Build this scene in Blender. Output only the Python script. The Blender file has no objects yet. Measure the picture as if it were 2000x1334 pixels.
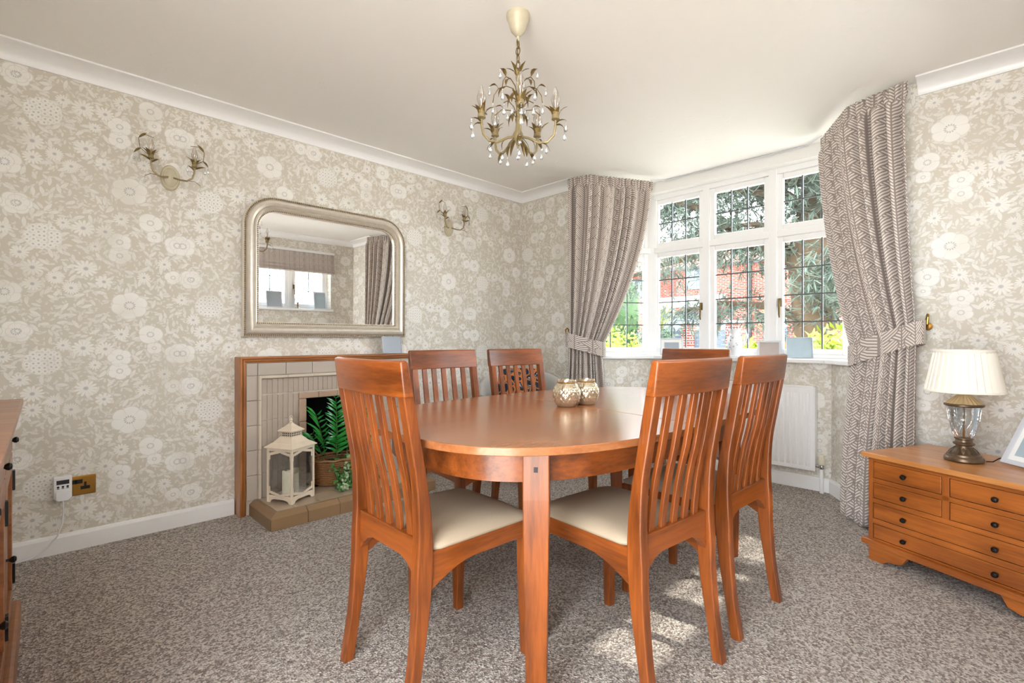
import bpy, bmesh, math, random
from mathutils import Vector, Matrix
R = math.radians
rnd = random.Random(7)
scn = bpy.context.scene
COL = scn.collection

# ---------------------------------------------------------------- camera
cam_d = bpy.data.cameras.new('camera')
cam = bpy.data.objects.new('camera', cam_d); COL.objects.link(cam)
cam.location = (0, 0, 1.03)
cam.rotation_euler = (R(90), 0, R(45.235 - 90))
cam_d.sensor_width = 36.0
cam_d.lens = 36.0 * 970 / 2000
cam_d.shift_y = -3 / 2000
cam_d.clip_start = 0.02
scn.camera = cam

# ---------------------------------------------------------------- world, sun, exposure
world = bpy.data.worlds.new('world'); scn.world = world
world.use_nodes = True
wt = world.node_tree
bg = wt.nodes['Background']
sky = wt.nodes.new('ShaderNodeTexSky')
sky.sky_type = 'HOSEK_WILKIE'
sky.turbidity = 4.0
sky.ground_albedo = 0.4
sky.sun_direction = (0.09, -0.61, 0.79)
mixw = wt.nodes.new('ShaderNodeMix'); mixw.data_type = 'RGBA'
mixw.inputs[0].default_value = 0.72
wt.links.new(sky.outputs[0], mixw.inputs[6])
mixw.inputs[7].default_value = (0.93, 0.97, 1.0, 1)
wt.links.new(mixw.outputs[2], bg.inputs[0])
bg.inputs[1].default_value = 4.7

sun_d = bpy.data.lights.new('sun', 'SUN')
sun_d.energy = 4.5; sun_d.angle = R(1.2); sun_d.color = (1.0, 0.93, 0.82)
sun = bpy.data.objects.new('sun', sun_d); COL.objects.link(sun)
sun.rotation_euler = Vector((-0.15, 1.0, -1.3)).to_track_quat('-Z', 'Y').to_euler()
sun.location = (0, -6, 8)

scn.view_settings.view_transform = 'Standard'
scn.view_settings.look = 'None'
scn.view_settings.gamma = 1.0
scn.view_settings.use_curve_mapping = False
scn.view_settings.exposure = 1.88
scn.cycles.diffuse_bounces = 6
scn.cycles.max_bounces = 14
scn.cycles.transparent_max_bounces = 24
scn.cycles.caustics_reflective = False
scn.cycles.caustics_refractive = False
scn.cycles.sample_clamp_indirect = 8.0

# ---------------------------------------------------------------- materials
def srgb(r, g, b):
    f = lambda v: (v/255/12.92 if v/255 <= 0.04045 else ((v/255+0.055)/1.055)**2.4)
    return (f(r), f(g), f(b), 1)

class NT:
    def __init__(s, name):
        s.mat = bpy.data.materials.new(name); s.mat.use_nodes = True
        s.t = s.mat.node_tree; s.b = s.t.nodes['Principled BSDF']; s.out = s.t.nodes['Material Output']
    def n(s, kind, **kw):
        nd = s.t.nodes.new(kind)
        for k, v in kw.items(): setattr(nd, k, v)
        return nd
    def put(s, sock, v):
        if isinstance(v, bpy.types.NodeSocket): s.t.links.new(v, sock)
        elif v is not None: sock.default_value = v
    def m(s, op, a, b=None, c=None, clamp=False):
        nd = s.n('ShaderNodeMath', operation=op, use_clamp=clamp)
        s.put(nd.inputs[0], a)
        if b is not None: s.put(nd.inputs[1], b)
        if c is not None: s.put(nd.inputs[2], c)
        return nd.outputs[0]
    def mix(s, f, a, b):
        nd = s.n('ShaderNodeMix', data_type='RGBA')
        s.put(nd.inputs[0], f); s.put(nd.inputs[6], a); s.put(nd.inputs[7], b)
        return nd.outputs[2]
    def step(s, x, e0, e1):
        nd = s.n('ShaderNodeMapRange', interpolation_type='SMOOTHSTEP')
        s.put(nd.inputs[0], x); nd.inputs[1].default_value = e0; nd.inputs[2].default_value = e1
        nd.inputs[3].default_value = 0; nd.inputs[4].default_value = 1
        return nd.outputs[0]
    def noise(s, vec, scale, detail=2, rough=.5, out=0):
        nd = s.n('ShaderNodeTexNoise')
        if vec is not None: s.put(nd.inputs['Vector'], vec)
        nd.inputs['Scale'].default_value = scale; nd.inputs['Detail'].default_value = detail
        nd.inputs['Roughness'].default_value = rough
        return nd.outputs[out]
    def coord(s, which): return s.n('ShaderNodeTexCoord').outputs[which]
    def mapping(s, vec, scale=(1,1,1), rot=(0,0,0), loc=(0,0,0)):
        nd = s.n('ShaderNodeMapping'); s.put(nd.inputs[0], vec)
        nd.inputs['Scale'].default_value = scale; nd.inputs['Rotation'].default_value = rot; nd.inputs['Location'].default_value = loc
        return nd.outputs[0]
    def bump(s, h, strength=.3, dist=.002):
        nd = s.n('ShaderNodeBump'); nd.inputs['Strength'].default_value = strength; nd.inputs['Distance'].default_value = dist
        s.put(nd.inputs['Height'], h); s.put(s.b.inputs['Normal'], nd.outputs[0])
    def set(s, col=None, rough=None, metal=None, spec=None, **kw):
        if col is not None: s.put(s.b.inputs['Base Color'], col)
        if rough is not None: s.put(s.b.inputs['Roughness'], rough)
        if metal is not None: s.b.inputs['Metallic'].default_value = metal
        if spec is not None: s.b.inputs['Specular IOR Level'].default_value = spec
        for k, v in kw.items(): s.put(s.b.inputs[k], v)
        return s.mat

M = {}
def plain(name, col, rough=.5, metal=0, spec=.5, var=.06, scale=30):
    t = NT(name)
    f = t.noise(t.coord('Object'), scale, 3)
    c2 = tuple(max(0, x*(1-var*2)) for x in col[:3]) + (1,)
    t.set(t.mix(f, col, c2), rough, metal, spec)
    M[name] = t.mat
    return t.mat

def wood(name, light, dark, axis, rough=.32, scale=1.0):
    t = NT(name)
    sc = [14*scale]*3; sc[axis] = 1.2*scale
    v = t.mapping(t.coord('Object'), tuple(sc))
    n1 = t.noise(v, 1.6, 4, .6)
    n2 = t.noise(v, 9, 3, .6)
    n3 = t.noise(t.coord('Object'), 3.5*scale, 2)
    f = t.m('ADD', t.m('MULTIPLY', n1, .6), t.m('ADD', t.m('MULTIPLY', n2, .25), t.m('MULTIPLY', n3, .35)))
    f = t.step(f, .38, .82)
    t.set(t.mix(f, light, dark), rough, 0, .5)
    t.b.inputs['Coat Weight'].default_value = .25; t.b.inputs['Coat Roughness'].default_value = .18
    t.bump(n2, .05, .001)
    M[name] = t.mat
    return t.mat
CH_L, CH_D = srgb(160, 84, 31), srgb(86, 40, 12)
for ax, nm in enumerate('xyz'):
    wood('cherry_'+nm, CH_L, CH_D, ax)
wood('table_top_sheen', srgb(168, 108, 66), srgb(134, 78, 42), 0, .22)  # paler than the cherry parts: window reflection put into the wood colour
wood('chest_x', srgb(182, 104, 42), srgb(118, 60, 20), 0, .34)
wood('chest_z', srgb(174, 98, 40), srgb(114, 58, 20), 2, .34)
wood('chest_top', srgb(208, 144, 84), srgb(168, 104, 52), 0, .3)
wood('sideboard_wood', srgb(168, 108, 62), srgb(120, 68, 34), 1, .35)
wood('surround_wood', srgb(186, 122, 70), srgb(126, 72, 32), 2, .35)
wood('surround_wood_x', srgb(186, 122, 70), srgb(126, 72, 32), 0, .35)
plain('white_paint', srgb(240, 240, 240), .3, 0, .5, .01)
plain('wall_white', srgb(232, 231, 228), .6, 0, .3, .01)
plain('black_metal', srgb(26, 23, 22), .35, .3)
plain('dark_peg', srgb(30, 20, 14), .5)
plain('brass', srgb(168, 124, 58), .3, .9, .5, .12)
plain('antique_gold', srgb(168, 150, 110), .42, .35, .5, .2, 60)
plain('cream_metal', srgb(204, 194, 168), .45, .1, .5, .12, 40)
plain('gilt_leaf', srgb(136, 112, 62), .42, .5, .5, .3, 50)
plain('silver_frame', srgb(240, 231, 217), .3, .4, .5, .12, 40)
plain('frame_bead', srgb(190, 164, 124), .35, .7, .5, .3, 90)
plain('lantern_metal', srgb(226, 210, 188), .5, .05, .5, .06, 30)
plain('candle_wax', srgb(238, 232, 204), .5, 0, .4, .03, 20)
plain('plastic_white', srgb(236, 236, 238), .35, 0, .5, .01)
plain('plastic_cream', srgb(230, 222, 200), .4, 0, .5, .02)
plain('lcd_dark', srgb(40, 42, 46), .25)
plain('lead', srgb(92, 96, 100), .5, .4)
plain('chrome', srgb(190, 190, 192), .2, 1)
plain('lamp_gold', srgb(220, 192, 146), .35, .3, .5, .15, 60)
plain('pewter', srgb(126, 104, 82), .35, .6, .5, .3, 50)
plain('grey_frame', srgb(206, 208, 214), .35, .1, .5, .03)
plain('photo_grey', srgb(170, 178, 188), .5, 0, .4, .12, 5)
plain('photo_blue', srgb(176, 194, 204), .5, 0, .4, .15, 9)
plain('photo_pink', srgb(196, 182, 176), .5, 0, .4, .12, 9)
plain('mount_white', srgb(240, 240, 238), .6, 0, .3, .01)
plain('black_void', srgb(12, 11, 11), .8, 0, .2, .2, 8)
plain('stone_grey', srgb(150, 150, 150), .8)
plain('wicker', srgb(150, 104, 62), .6, 0, .4, .3, 90)
plain('leaf_palm', srgb(48, 156, 62), .25, 0, .6, .3, 40)
plain('leaf_ivy', srgb(70, 136, 58), .4, 0, .5, .3, 60)
plain('leaf_ivy_pale', srgb(176, 196, 150), .45, 0, .5, .2, 60)
plain('stem_green', srgb(70, 90, 40), .6)
plain('tile_outer', srgb(186, 174, 162), .28, 0, .5, .08, 9)
plain('tile_inner', srgb(180, 166, 152), .28, 0, .5, .10, 9)
plain('tile_bead', srgb(206, 194, 176), .25, 0, .5, .08, 9)
plain('tile_edge', srgb(178, 152, 130), .28, 0, .5, .10, 9)
plain('hearth_top', srgb(186, 166, 142), .3, 0, .5, .10, 9)
plain('hearth_edge', srgb(146, 116, 84), .28, 0, .5, .12, 7)
plain('grout', srgb(196, 188, 176), .8)
plain('arm_fabric', srgb(196, 196, 194), .85, 0, .2, .05, 200)
plain('shade_white', srgb(246, 240, 228), .7, 0, .3, .02)
plain('ceramic', srgb(236, 238, 242), .2, 0, .5, .02)
plain('bark', srgb(92, 76, 60), .9, 0, .2, .3, 6)
plain('needles', srgb(92, 106, 96), .7, 0, .3, .35, 2)
plain('hedge_leaf', srgb(140, 164, 30), .5, 0, .4, .3, 6)
plain('shrub_leaf', srgb(54, 84, 46), .6, 0, .3, .35, 4)
plain('cordyline_green', srgb(124, 132, 70), .5, 0, .4, .2, 6)
plain('cordyline_red', srgb(136, 68, 60), .5, 0, .4, .2, 6)
plain('slate_paint', srgb(78, 88, 102), .5)
plain('render_white', srgb(186, 184, 180), .8)
plain('roof_tile', srgb(140, 100, 90), .8, 0, .3, .2, 3)
plain('fence_timber', srgb(150, 92, 54), .7, 0, .3, .15, 5)
plain('bounce_paving', srgb(226, 221, 214), .9, 0, .2, .1, 1.5)  # paled so the ground outside bounces daylight up onto the ceiling
plain('grass', srgb(96, 124, 62), .9, 0, .2, .3, 3)
plain('dark_glass', srgb(96, 112, 126), .1, 0, .5, .1, 1)

t = NT('ceiling_paint')
v = t.coord('Object')
w1 = t.noise(t.mapping(v, (9, 9, 9)), 1.4, 4, .65)
t.set(srgb(242, 240, 237), .7, 0, .2)
t.bump(t.step(w1, .58, .70), .25, .003)
M['ceiling_paint'] = t.mat

# carpet: flecked loop pile
t = NT('carpet')
v = t.coord('Object')
vo = t.n('ShaderNodeTexVoronoi'); t.put(vo.inputs['Vector'], t.mapping(v, (1, 1, 1)))
vo.inputs['Scale'].default_value = 150
n1 = t.noise(v, 150, 3, .7); n2 = t.noise(v, 5, 3)
sep = t.n('ShaderNodeSeparateColor'); t.put(sep.inputs[0], vo.outputs['Color'])
f = t.m('ADD', t.m('MULTIPLY', sep.outputs[0], .55), t.m('MULTIPLY', n1, .6))
c = t.mix(t.step(f, .30, .85), srgb(126, 110, 100), srgb(230, 221, 211))
c = t.mix(t.m('MULTIPLY', n2, .22), c, srgb(120, 102, 90))
t.set(c, .95, 0, .05)
t.b.inputs['Sheen Weight'].default_value = .25
t.bump(t.m('ADD', vo.outputs['Distance'], n1), .9, .012)
M['carpet'] = t.mat

# floral wallpaper (UV in metres)
def wallpaper():
    t = NT('floral_wallpaper')
    TW, TH = .695, .596
    uv = t.coord('UV')
    sp = t.n('ShaderNodeSeparateXYZ'); t.put(sp.inputs[0], uv)
    U, V = t.m('DIVIDE', sp.outputs[0], TW), t.m('DIVIDE', sp.outputs[1], TH)
    def local(x, z):
        a = t.m('SUBTRACT', U, x/TW - .5)
        col = t.m('FLOOR', a)
        dx = t.m('MULTIPLY_ADD', t.m('SUBTRACT', a, col), TW, -.5*TW)
        b = t.m('FRACT', t.m('ADD', t.m('MULTIPLY_ADD', col, .5, V), .5 - z/TH + 20))
        dy = t.m('MULTIPLY_ADD', b, TH, -.5*TH)
        return dx, dy
    white = [0.0]; grey = [0.0]
    def acc(lst, v): lst[0] = v if isinstance(lst[0], float) else t.m('MAXIMUM', lst[0], v)
    def polar(dx, dy, sq=1.0):
        if sq != 1: dy = t.m('MULTIPLY', dy, sq)
        r = t.m('SQRT', t.m('ADD', t.m('MULTIPLY', dx, dx), t.m('MULTIPLY', dy, dy)))
        return r, t.m('ARCTAN2', dy, dx)
    def poppy(x, z, Rr, k=4, ph=.5):
        r, th = polar(*local(x, z), 1.12)
        pet = t.m('ABSOLUTE', t.m('SINE', t.m('MULTIPLY_ADD', th, k/2, ph)))
        wob = t.m('MULTIPLY_ADD', t.m('POWER', pet, .5), .20*Rr, Rr*.80)
        acc(grey, t.m('MULTIPLY', t.m('MULTIPLY', t.step(pet, .16, .04), t.step(r, .38*Rr, .5*Rr)), t.m('MULTIPLY', t.step(r, .86*Rr, .75*Rr), .22)))
        d = t.m('SUBTRACT', r, wob)
        acc(white, t.step(d, .004, -.001))
        ring = t.m('ABSOLUTE', t.m('SUBTRACT', r, .25*Rr))
        jag = t.m('MULTIPLY_ADD', t.m('SINE', t.m('MULTIPLY', th, 13)), .05*Rr, ring)
        acc(grey, t.m('MULTIPLY', t.step(jag, .06*Rr, .015*Rr), .75))
        acc(grey, t.m('MULTIPLY', t.step(t.m('ABSOLUTE', d), .002, .0004), .35))
    def daisy(x, z, Rr, k=13):
        r, th = polar(*local(x, z), 1.1)
        w = t.m('ABSOLUTE', t.m('COSINE', t.m('MULTIPLY', th, k/2)))
        edge = t.m('MULTIPLY_ADD', t.m('POWER', w, .6), .62*Rr, .36*Rr)
        d = t.m('SUBTRACT', r, edge)
        acc(white, t.m('MULTIPLY', t.step(d, .003, -.001), .9))
        acc(grey, t.m('MULTIPLY', t.step(r, .3*Rr, .12*Rr), .75))
        acc(grey, t.m('MULTIPLY', t.step(w, .22, .05), t.m('MULTIPLY', t.step(r, Rr*.85, Rr*.4), .35)))
    for a in [(.409, 1.209, .078, 6, .4), (.619, 1.55, .06, 5, 1), (.368, 1.535, .05, 5, 0), (.368, 1.465, .048, 5, 2), (-.012, 1.665, .058, 6, 1.3),
              (-.05, 1.252, .062, 5, .2), (.498, 1.655, .055, 3, 1.5), (.515, 1.582, .035, 4, 0), (.69, 1.37, .042, 4, .8), (.60, 1.372, .040, 4, 2.1)]: poppy(*a)
    for a in [(.043, 1.372, .042), (.043, 1.295, .036), (.0, 1.44, .034), (.225, 1.585, .045), (.31, 1.58, .038), (.235, 1.385, .046), (.12, 1.33, .034, 19),
              (.18, 1.285, .034, 19), (.305, 1.325, .036, 9), (.374, 1.655, .033), (.56, 1.44, .032), (.15, 1.60, .028), (.47, 1.36, .030), (.64, 1.25, .030), (.27, 1.50, .026)]: daisy(*a)
    # hydrangea ball
    dx, dy = local(.08, 1.523)
    r, th = polar(dx, dy, 1.1)
    vo = t.n('ShaderNodeTexVoronoi', voronoi_dimensions='2D'); t.put(vo.inputs['Vector'], uv); vo.inputs['Scale'].default_value = 48; vo.inputs['Randomness'].default_value = .35
    ball = t.step(t.m('MULTIPLY_ADD', vo.outputs['Distance'], -.018, r), .066, .058)
    acc(white, t.m('MULTIPLY', ball, .95)); 
    acc(grey, t.m('MULTIPLY', ball, t.m('MULTIPLY', t.step(vo.outputs['Distance'], .26, .14), .7)))
    acc(grey, t.m('MULTIPLY', ball, t.m('MULTIPLY', t.step(vo.outputs['Distance'], .48, .62), .3)))
    # scattered leaves and buds
    leafm = None
    for sc, L, Wd, off, op in ((17, .44, .15, 0, .76), (23, .46, .17, 3.3, .62), (31, .40, .16, 8.1, .56), (40, .36, .18, 5.7, .45)):
        vv = t.mapping(uv, (1, 1, 1), (0, 0, off), (off, off*.7, 0))
        vo = t.n('ShaderNodeTexVoronoi', voronoi_dimensions='2D'); t.put(vo.inputs['Vector'], vv); vo.inputs['Scale'].default_value = sc
        vs = t.n('ShaderNodeVectorMath', operation='SUBTRACT'); t.put(vs.inputs[0], vv); t.put(vs.inputs[1], vo.outputs['Position'])
        se = t.n('ShaderNodeSeparateXYZ'); t.put(se.inputs[0], vs.outputs[0])
        sc2 = t.n('ShaderNodeSeparateColor'); t.put(sc2.inputs[0], vo.outputs['Color'])
        ang = t.m('MULTIPLY', sc2.outputs[0], 6.283)
        ca, sa = t.m('COSINE', ang), t.m('SINE', ang)
        X = t.m('ADD', t.m('MULTIPLY', se.outputs[0], ca), t.m('MULTIPLY', se.outputs[1], sa))
        Y = t.m('SUBTRACT', t.m('MULTIPLY', se.outputs[1], ca), t.m('MULTIPLY', se.outputs[0], sa))
        X = t.m('MULTIPLY', X, sc/L); Y = t.m('MULTIPLY', t.m('ABSOLUTE', Y), sc/Wd)
        d = t.m('SUBTRACT', t.m('ADD', t.m('MULTIPLY', X, X), Y), 1.0)
        lf = t.m('MULTIPLY', t.step(d, .12, -.12), t.m('MULTIPLY', t.step(sc2.outputs[1], .12, .2), op))
        leafm = lf if leafm is None else t.m('MAXIMUM', leafm, lf)
        ol = t.m('MULTIPLY', t.step(t.m('ABSOLUTE', d), .16, .03), t.m('MULTIPLY', t.step(sc2.outputs[1], .12, .2), .30))
        acc(grey, t.m('MULTIPLY', ol, t.m('SUBTRACT', 1.0, white[0], clamp=True)))
    w = t.m('MAXIMUM', white[0], leafm, clamp=True)
    fade = t.noise(uv, 4.2, 2); 
    w = t.m('MULTIPLY', w, t.m('MULTIPLY_ADD', t.step(fade, .25, .55), .5, .5))
    g = t.m('MULTIPLY', t.m('MINIMUM', grey[0], 1.0), .8)
    base = t.mix(t.noise(uv, 2.5, 2), srgb(206, 199, 186), srgb(200, 192, 177))
    c = t.mix(w, base, srgb(234, 231, 225))
    c = t.mix(g, c, srgb(150, 148, 150))
    t.set(c, .5, 0, .35)
    t.bump(w, .1, .0006)
    M['wallpaper'] = t.mat
wallpaper()

# curtain / blind fabric: overlapping chevron leaves (UV in metres)
def chevron_fabric(name, W=.128, Hh=.084):
    t = NT(name)
    uv = t.coord('UV'); sp = t.n('ShaderNodeSeparateXYZ'); t.put(sp.inputs[0], uv)
    u, v = t.m('DIVIDE', sp.outputs[0], W), t.m('DIVIDE', sp.outputs[1], Hh)
    def leaf(ou, ov):
        a = t.m('ADD', u, ou + 50); b = t.m('ADD', v, ov + 50)
        du = t.m('ABSOLUTE', t.m('SUBTRACT', t.m('FRACT', a), .5))
        return du, t.m('FRACT', b)
    # fans stacked in columns, the neighbouring column half a step lower
    du1, fv1 = leaf(0, 0); du2, fv2 = leaf(.5, .5)
    lobe = t.m('SINE', t.m('MULTIPLY', t.m('POWER', fv1, .9), math.pi*.74))
    shape1 = t.m('SUBTRACT', t.m('MULTIPLY_ADD', lobe, .33, .09), du1)   # inside >0
    inside = t.step(shape1, -.01, .01)
    def stripes(du, fv):
        s = t.m('FRACT', t.m('MULTIPLY', t.m('SUBTRACT', fv, t.m('MULTIPLY', du, 1.5)), 5.0))
        line = t.m('MULTIPLY', t.step(s, .34, .46), t.step(s, 1.0, .9))
        return t.m('MULTIPLY', line, t.step(du, .012, .035))
    s = t.mix(inside, stripes(du2, fv2), stripes(du1, fv1))
    edge = t.m('MAXIMUM', t.step(t.m('ABSOLUTE', shape1), .035, .015), t.m('MULTIPLY', t.step(fv1, .94, .98), t.m('MULTIPLY', inside, t.step(du1, .08, .12))))
    f = t.m('SUBTRACT', s, t.m('MULTIPLY', edge, .9), clamp=True)
    nz = t.noise(uv, 600, 2)
    f = t.m('MULTIPLY', f, t.m('MULTIPLY_ADD', nz, .4, .75), clamp=True)
    c = t.mix(f, srgb(146, 134, 128), srgb(220, 211, 203))
    t.set(c, .85, 0, .15)
    t.b.inputs['Sheen Weight'].default_value = .1
    t.bump(nz, .12, .0005)
    M[name] = t.mat
chevron_fabric('curtain_fabric')

t = NT('seat_fabric')
n = t.noise(t.coord('Object'), 500, 2); n2 = t.noise(t.coord('Object'), 8, 2)
t.set(t.mix(n2, t.mix(n, srgb(190, 174, 152), srgb(160, 143, 122)), srgb(172, 155, 132)), .5, 0, .35)
t.bump(n, .15, .0006); M['seat_fabric'] = t.mat

t = NT('cushion_pattern')
vo = t.n('ShaderNodeTexVoronoi', feature='DISTANCE_TO_EDGE'); t.put(vo.inputs['Vector'], t.coord('Object')); vo.inputs['Scale'].default_value = 17
vc = t.n('ShaderNodeTexVoronoi'); t.put(vc.inputs['Vector'], t.coord('Object')); vc.inputs['Scale'].default_value = 30
sc_ = t.n('ShaderNodeSeparateColor'); t.put(sc_.inputs[0], vc.outputs['Color'])
c = t.mix(t.step(vo.outputs['Distance'], .09, .05), srgb(34, 48, 62), srgb(196, 122, 70))
c = t.mix(t.m('MULTIPLY', t.step(sc_.outputs[0], .72, .78), t.step(vo.outputs['Distance'], .1, .2)), c, srgb(170, 186, 190))
t.set(c, .8, 0, .2); M['cushion_pattern'] = t.mat

def glassy(name, tint, refl=.08, rough=.02, bumpscale=0, fac=None):
    t = NT(name)
    tr = t.n('ShaderNodeBsdfTransparent'); tr.inputs[0].default_value = tint
    gl = t.n('ShaderNodeBsdfGlossy'); gl.inputs['Roughness'].default_value = rough
    lw = t.n('ShaderNodeLayerWeight'); lw.inputs[0].default_value = .25
    mx = t.n('ShaderNodeMixShader')
    t.put(mx.inputs[0], t.m('MULTIPLY_ADD', lw.outputs['Fresnel'], .6, refl, clamp=True))
    t.put(mx.inputs[1], tr.outputs[0]); t.put(mx.inputs[2], gl.outputs[0])
    if bumpscale:
        b = t.n('ShaderNodeBump'); b.inputs['Strength'].default_value = .6; b.inputs['Distance'].default_value = .004
        t.put(b.inputs['Height'], t.noise(t.coord('Object'), bumpscale, 2)); t.put(gl.inputs['Normal'], b.outputs[0]); t.put(lw.inputs['Normal'], b.outputs[0])
    t.put(t.out.inputs[0], mx.outputs[0]); M[name] = t.mat
glassy('window_glass', (.97, .985, .98, 1), .03)
glassy('lantern_glass', (.995, .998, .998, 1), .01)
glassy('crystal', (.94, .96, .97, 1), .16, .05, 60)
glassy('bulb_glass', (.95, .93, .90, 1), .14)
t = NT('mirror_glass'); t.set((.93, .94, .94, 1), .005, 1.0); M['mirror_glass'] = t.mat

# diamond cut mercury glass
t = NT('mercury_glass')
n = t.noise(t.coord('Object'), 60, 4, .7)
t.set(t.mix(n, srgb(240, 232, 214), srgb(170, 146, 100)), .08, .75); M['mercury_glass'] = t.mat

# brickwork
def brick(name, c1, c2, mortar, sc=1.0):
    t = NT(name)
    b = t.n('ShaderNodeTexBrick'); t.put(b.inputs['Vector'], t.coord('UV'))
    b.inputs['Scale'].default_value = sc
    b.inputs['Brick Width'].default_value = .225; b.inputs['Row Height'].default_value = .075; b.inputs['Mortar Size'].default_value = .010
    b.inputs['Color1'].default_value = c1; b.inputs['Color2'].default_value = c2; b.inputs['Mortar'].default_value = mortar
    t.set(b.outputs[0], .85, 0, .2); M[name] = t.mat
brick('red_brick', srgb(142, 62, 52), srgb(122, 48, 42), srgb(150, 122, 112))
brick('pier_brick', srgb(128, 54, 48), srgb(104, 40, 38), srgb(170, 158, 150))

# ---------------------------------------------------------------- geometry helpers
class MB:
    """collects shapes, then links them as one mesh object"""
    def __init__(s): s.v = []; s.f = []; s.uv = {}
    def add(s, vs, fs, mtx=None):
        o = len(s.v)
        s.v += [tuple(mtx @ Vector(p)) if mtx else tuple(p) for p in vs]
        s.f += [tuple(i+o for i in f) for f in fs]
        return s
    def box(s, x0, x1, y0, y1, z0, z1, mtx=None):
        vs = [(x, y, z) for x in (x0, x1) for y in (y0, y1) for z in (z0, z1)]
        return s.add(vs, [(0,1,3,2),(4,6,7,5),(0,4,5,1),(2,3,7,6),(0,2,6,4),(1,5,7,3)], mtx)
    def prism(s, pts, h0, h1, frame=None):
        """pts: 2D outline (ccw), extruded from h0 to h1; frame maps (a,b,h)->xyz"""
        fr = frame or (lambda a, b, h: (a, b, h)); n = len(pts)
        vs = [fr(a, b, h0) for a, b in pts] + [fr(a, b, h1) for a, b in pts]
        fs = [tuple(reversed(range(n))), tuple(range(n, 2*n))] + [(i, (i+1) % n, n+(i+1) % n, n+i) for i in range(n)]
        return s.add(vs, fs)
    def lathe(s, prof, seg=24, mtx=None, cap=True, sx=1, sy=1):
        vs = []; fs = []; n = len(prof)
        for r, z in prof:
            for k in range(seg):
                a = 2*math.pi*k/seg; vs.append((r*math.cos(a)*sx, r*math.sin(a)*sy, z))
        for i in range(n-1):
            for k in range(seg):
                fs.append((i*seg+k, i*seg+(k+1) % seg, (i+1)*seg+(k+1) % seg, (i+1)*seg+k))
        if cap:
            fs.append(tuple(reversed(range(seg)))); fs.append(tuple(range((n-1)*seg, n*seg)))
        return s.add(vs, fs, mtx)
    def tube(s, path, rad, seg=6, mtx=None):
        P = [Vector(p) for p in path]; n = len(P); vs = []; fs = []
        rads = rad if isinstance(rad, (list, tuple)) else [rad]*n
        up = None
        for i, p in enumerate(P):
            d = (P[min(i+1, n-1)] - P[max(i-1, 0)]).normalized()
            if up is None: up = d.orthogonal().normalized()
            up = (up - d*up.dot(d)); up = up.normalized() if up.length > 1e-6 else d.orthogonal().normalized()
            w = d.cross(up)
            for k in range(seg):
                a = 2*math.pi*k/seg; vs.append(p + (up*math.cos(a) + w*math.sin(a))*rads[i])
        for i in range(n-1):
            for k in range(seg):
                fs.append((i*seg+k, i*seg+(k+1) % seg, (i+1)*seg+(k+1) % seg, (i+1)*seg+k))
        fs.append(tuple(reversed(range(seg)))); fs.append(tuple(range((n-1)*seg, n*seg)))
        return s.add(vs, fs, mtx)
    def loft(s, secs, closed_ends=True):
        """secs: list of equal-length closed rings of points"""
        n = len(secs[0]); vs = [p for r in secs for p in r]; fs = []
        for i in range(len(secs)-1):
            for k in range(n):
                fs.append((i*n+k, i*n+(k+1) % n, (i+1)*n+(k+1) % n, (i+1)*n+k))
        if closed_ends:
            fs.append(tuple(reversed(range(n)))); fs.append(tuple(range((len(secs)-1)*n, len(secs)*n)))
        return s.add(vs, fs)
    def leaf(s, base, tip, nrm, w, bend=0.0, thick=0.0012, n=4):
        """pointed solid leaf"""
        b, tp = Vector(base), Vector(tip); d = tp-b; nr = Vector(nrm).normalized(); sd = d.cross(nr).normalized()
        nr = sd.cross(d).normalized()
        L = d.length; up = []; 
        for i in range(n+1):
            f = i/n; ww = w*math.sin(math.pi*min(1, .08+.92*f))**.8 if 0 < i < n else w*.08
            c = b + d*f + nr*(bend*math.sin(math.pi*f))
            up.append((c+sd*ww*.5, c+nr*thick+nr*(-.1*ww), c-sd*ww*.5, c-nr*thick-nr*(.1*ww)))
        return s.loft(up)
    def sphere(s, c, r, seg=8, rings=6, sz=1.0):
        pr = [(r*math.sin(math.pi*i/rings), -r*sz*math.cos(math.pi*i/rings)) for i in range(rings+1)]
        pr[0] = (r*.02, pr[0][1]); pr[-1] = (r*.02, pr[-1][1])
        return s.lathe(pr, seg, Matrix.Translation(c))
    def build(s, name, mat, parent=None, bevel=0, smooth=False, seg=2, kind=None, uvf=None):
        me = bpy.data.meshes.new(name); me.from_pydata(s.v, [], s.f)
        bm = bmesh.new(); bm.from_mesh(me); bmesh.ops.recalc_face_normals(bm, faces=bm.faces[:]); bm.to_mesh(me); bm.free()
        if uvf:
            ul = me.uv_layers.new(name='UVMap')
            for p in me.polygons:
                for li in p.loop_indices:
                    ul.data[li].uv = uvf(me.vertices[me.loops[li].vertex_index].co, p.normal)
        o = bpy.data.objects.new(name, me); COL.objects.link(o)
        if mat: me.materials.append(M[mat])
        if parent: o.parent = parent
        if smooth:
            me.shade_smooth()
            if smooth != 'all': me.set_sharp_from_angle(angle=R(38))
        if bevel:
            md = o.modifiers.new('bevel', 'BEVEL'); md.width = bevel; md.segments = seg; md.limit_method = 'ANGLE'; md.angle_limit = R(40)
        if kind: o['kind'] = kind
        return o
def tag(o, label, cat, group=None):
    o['label'] = label; o['category'] = cat
    if group: o['group'] = group
    return o
def empty(name, loc=(0,0,0), rz=0):
    o = bpy.data.objects.new(name, None); COL.objects.link(o); o.location = loc; o.rotation_euler = (0, 0, rz); o.empty_display_size = .05
    return o
def thing(name, label, cat, loc=(0,0,0), rz=0, group=None): return tag(empty(name, loc, rz), label, cat, group)
def struct(o): o['kind'] = 'structure'; return o
def copy_tree(o, parent=None):
    c = o.copy(); COL.objects.link(c)
    if parent: c.parent = parent
    for ch in list(o.children): copy_tree(ch, c)
    return c
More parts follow.
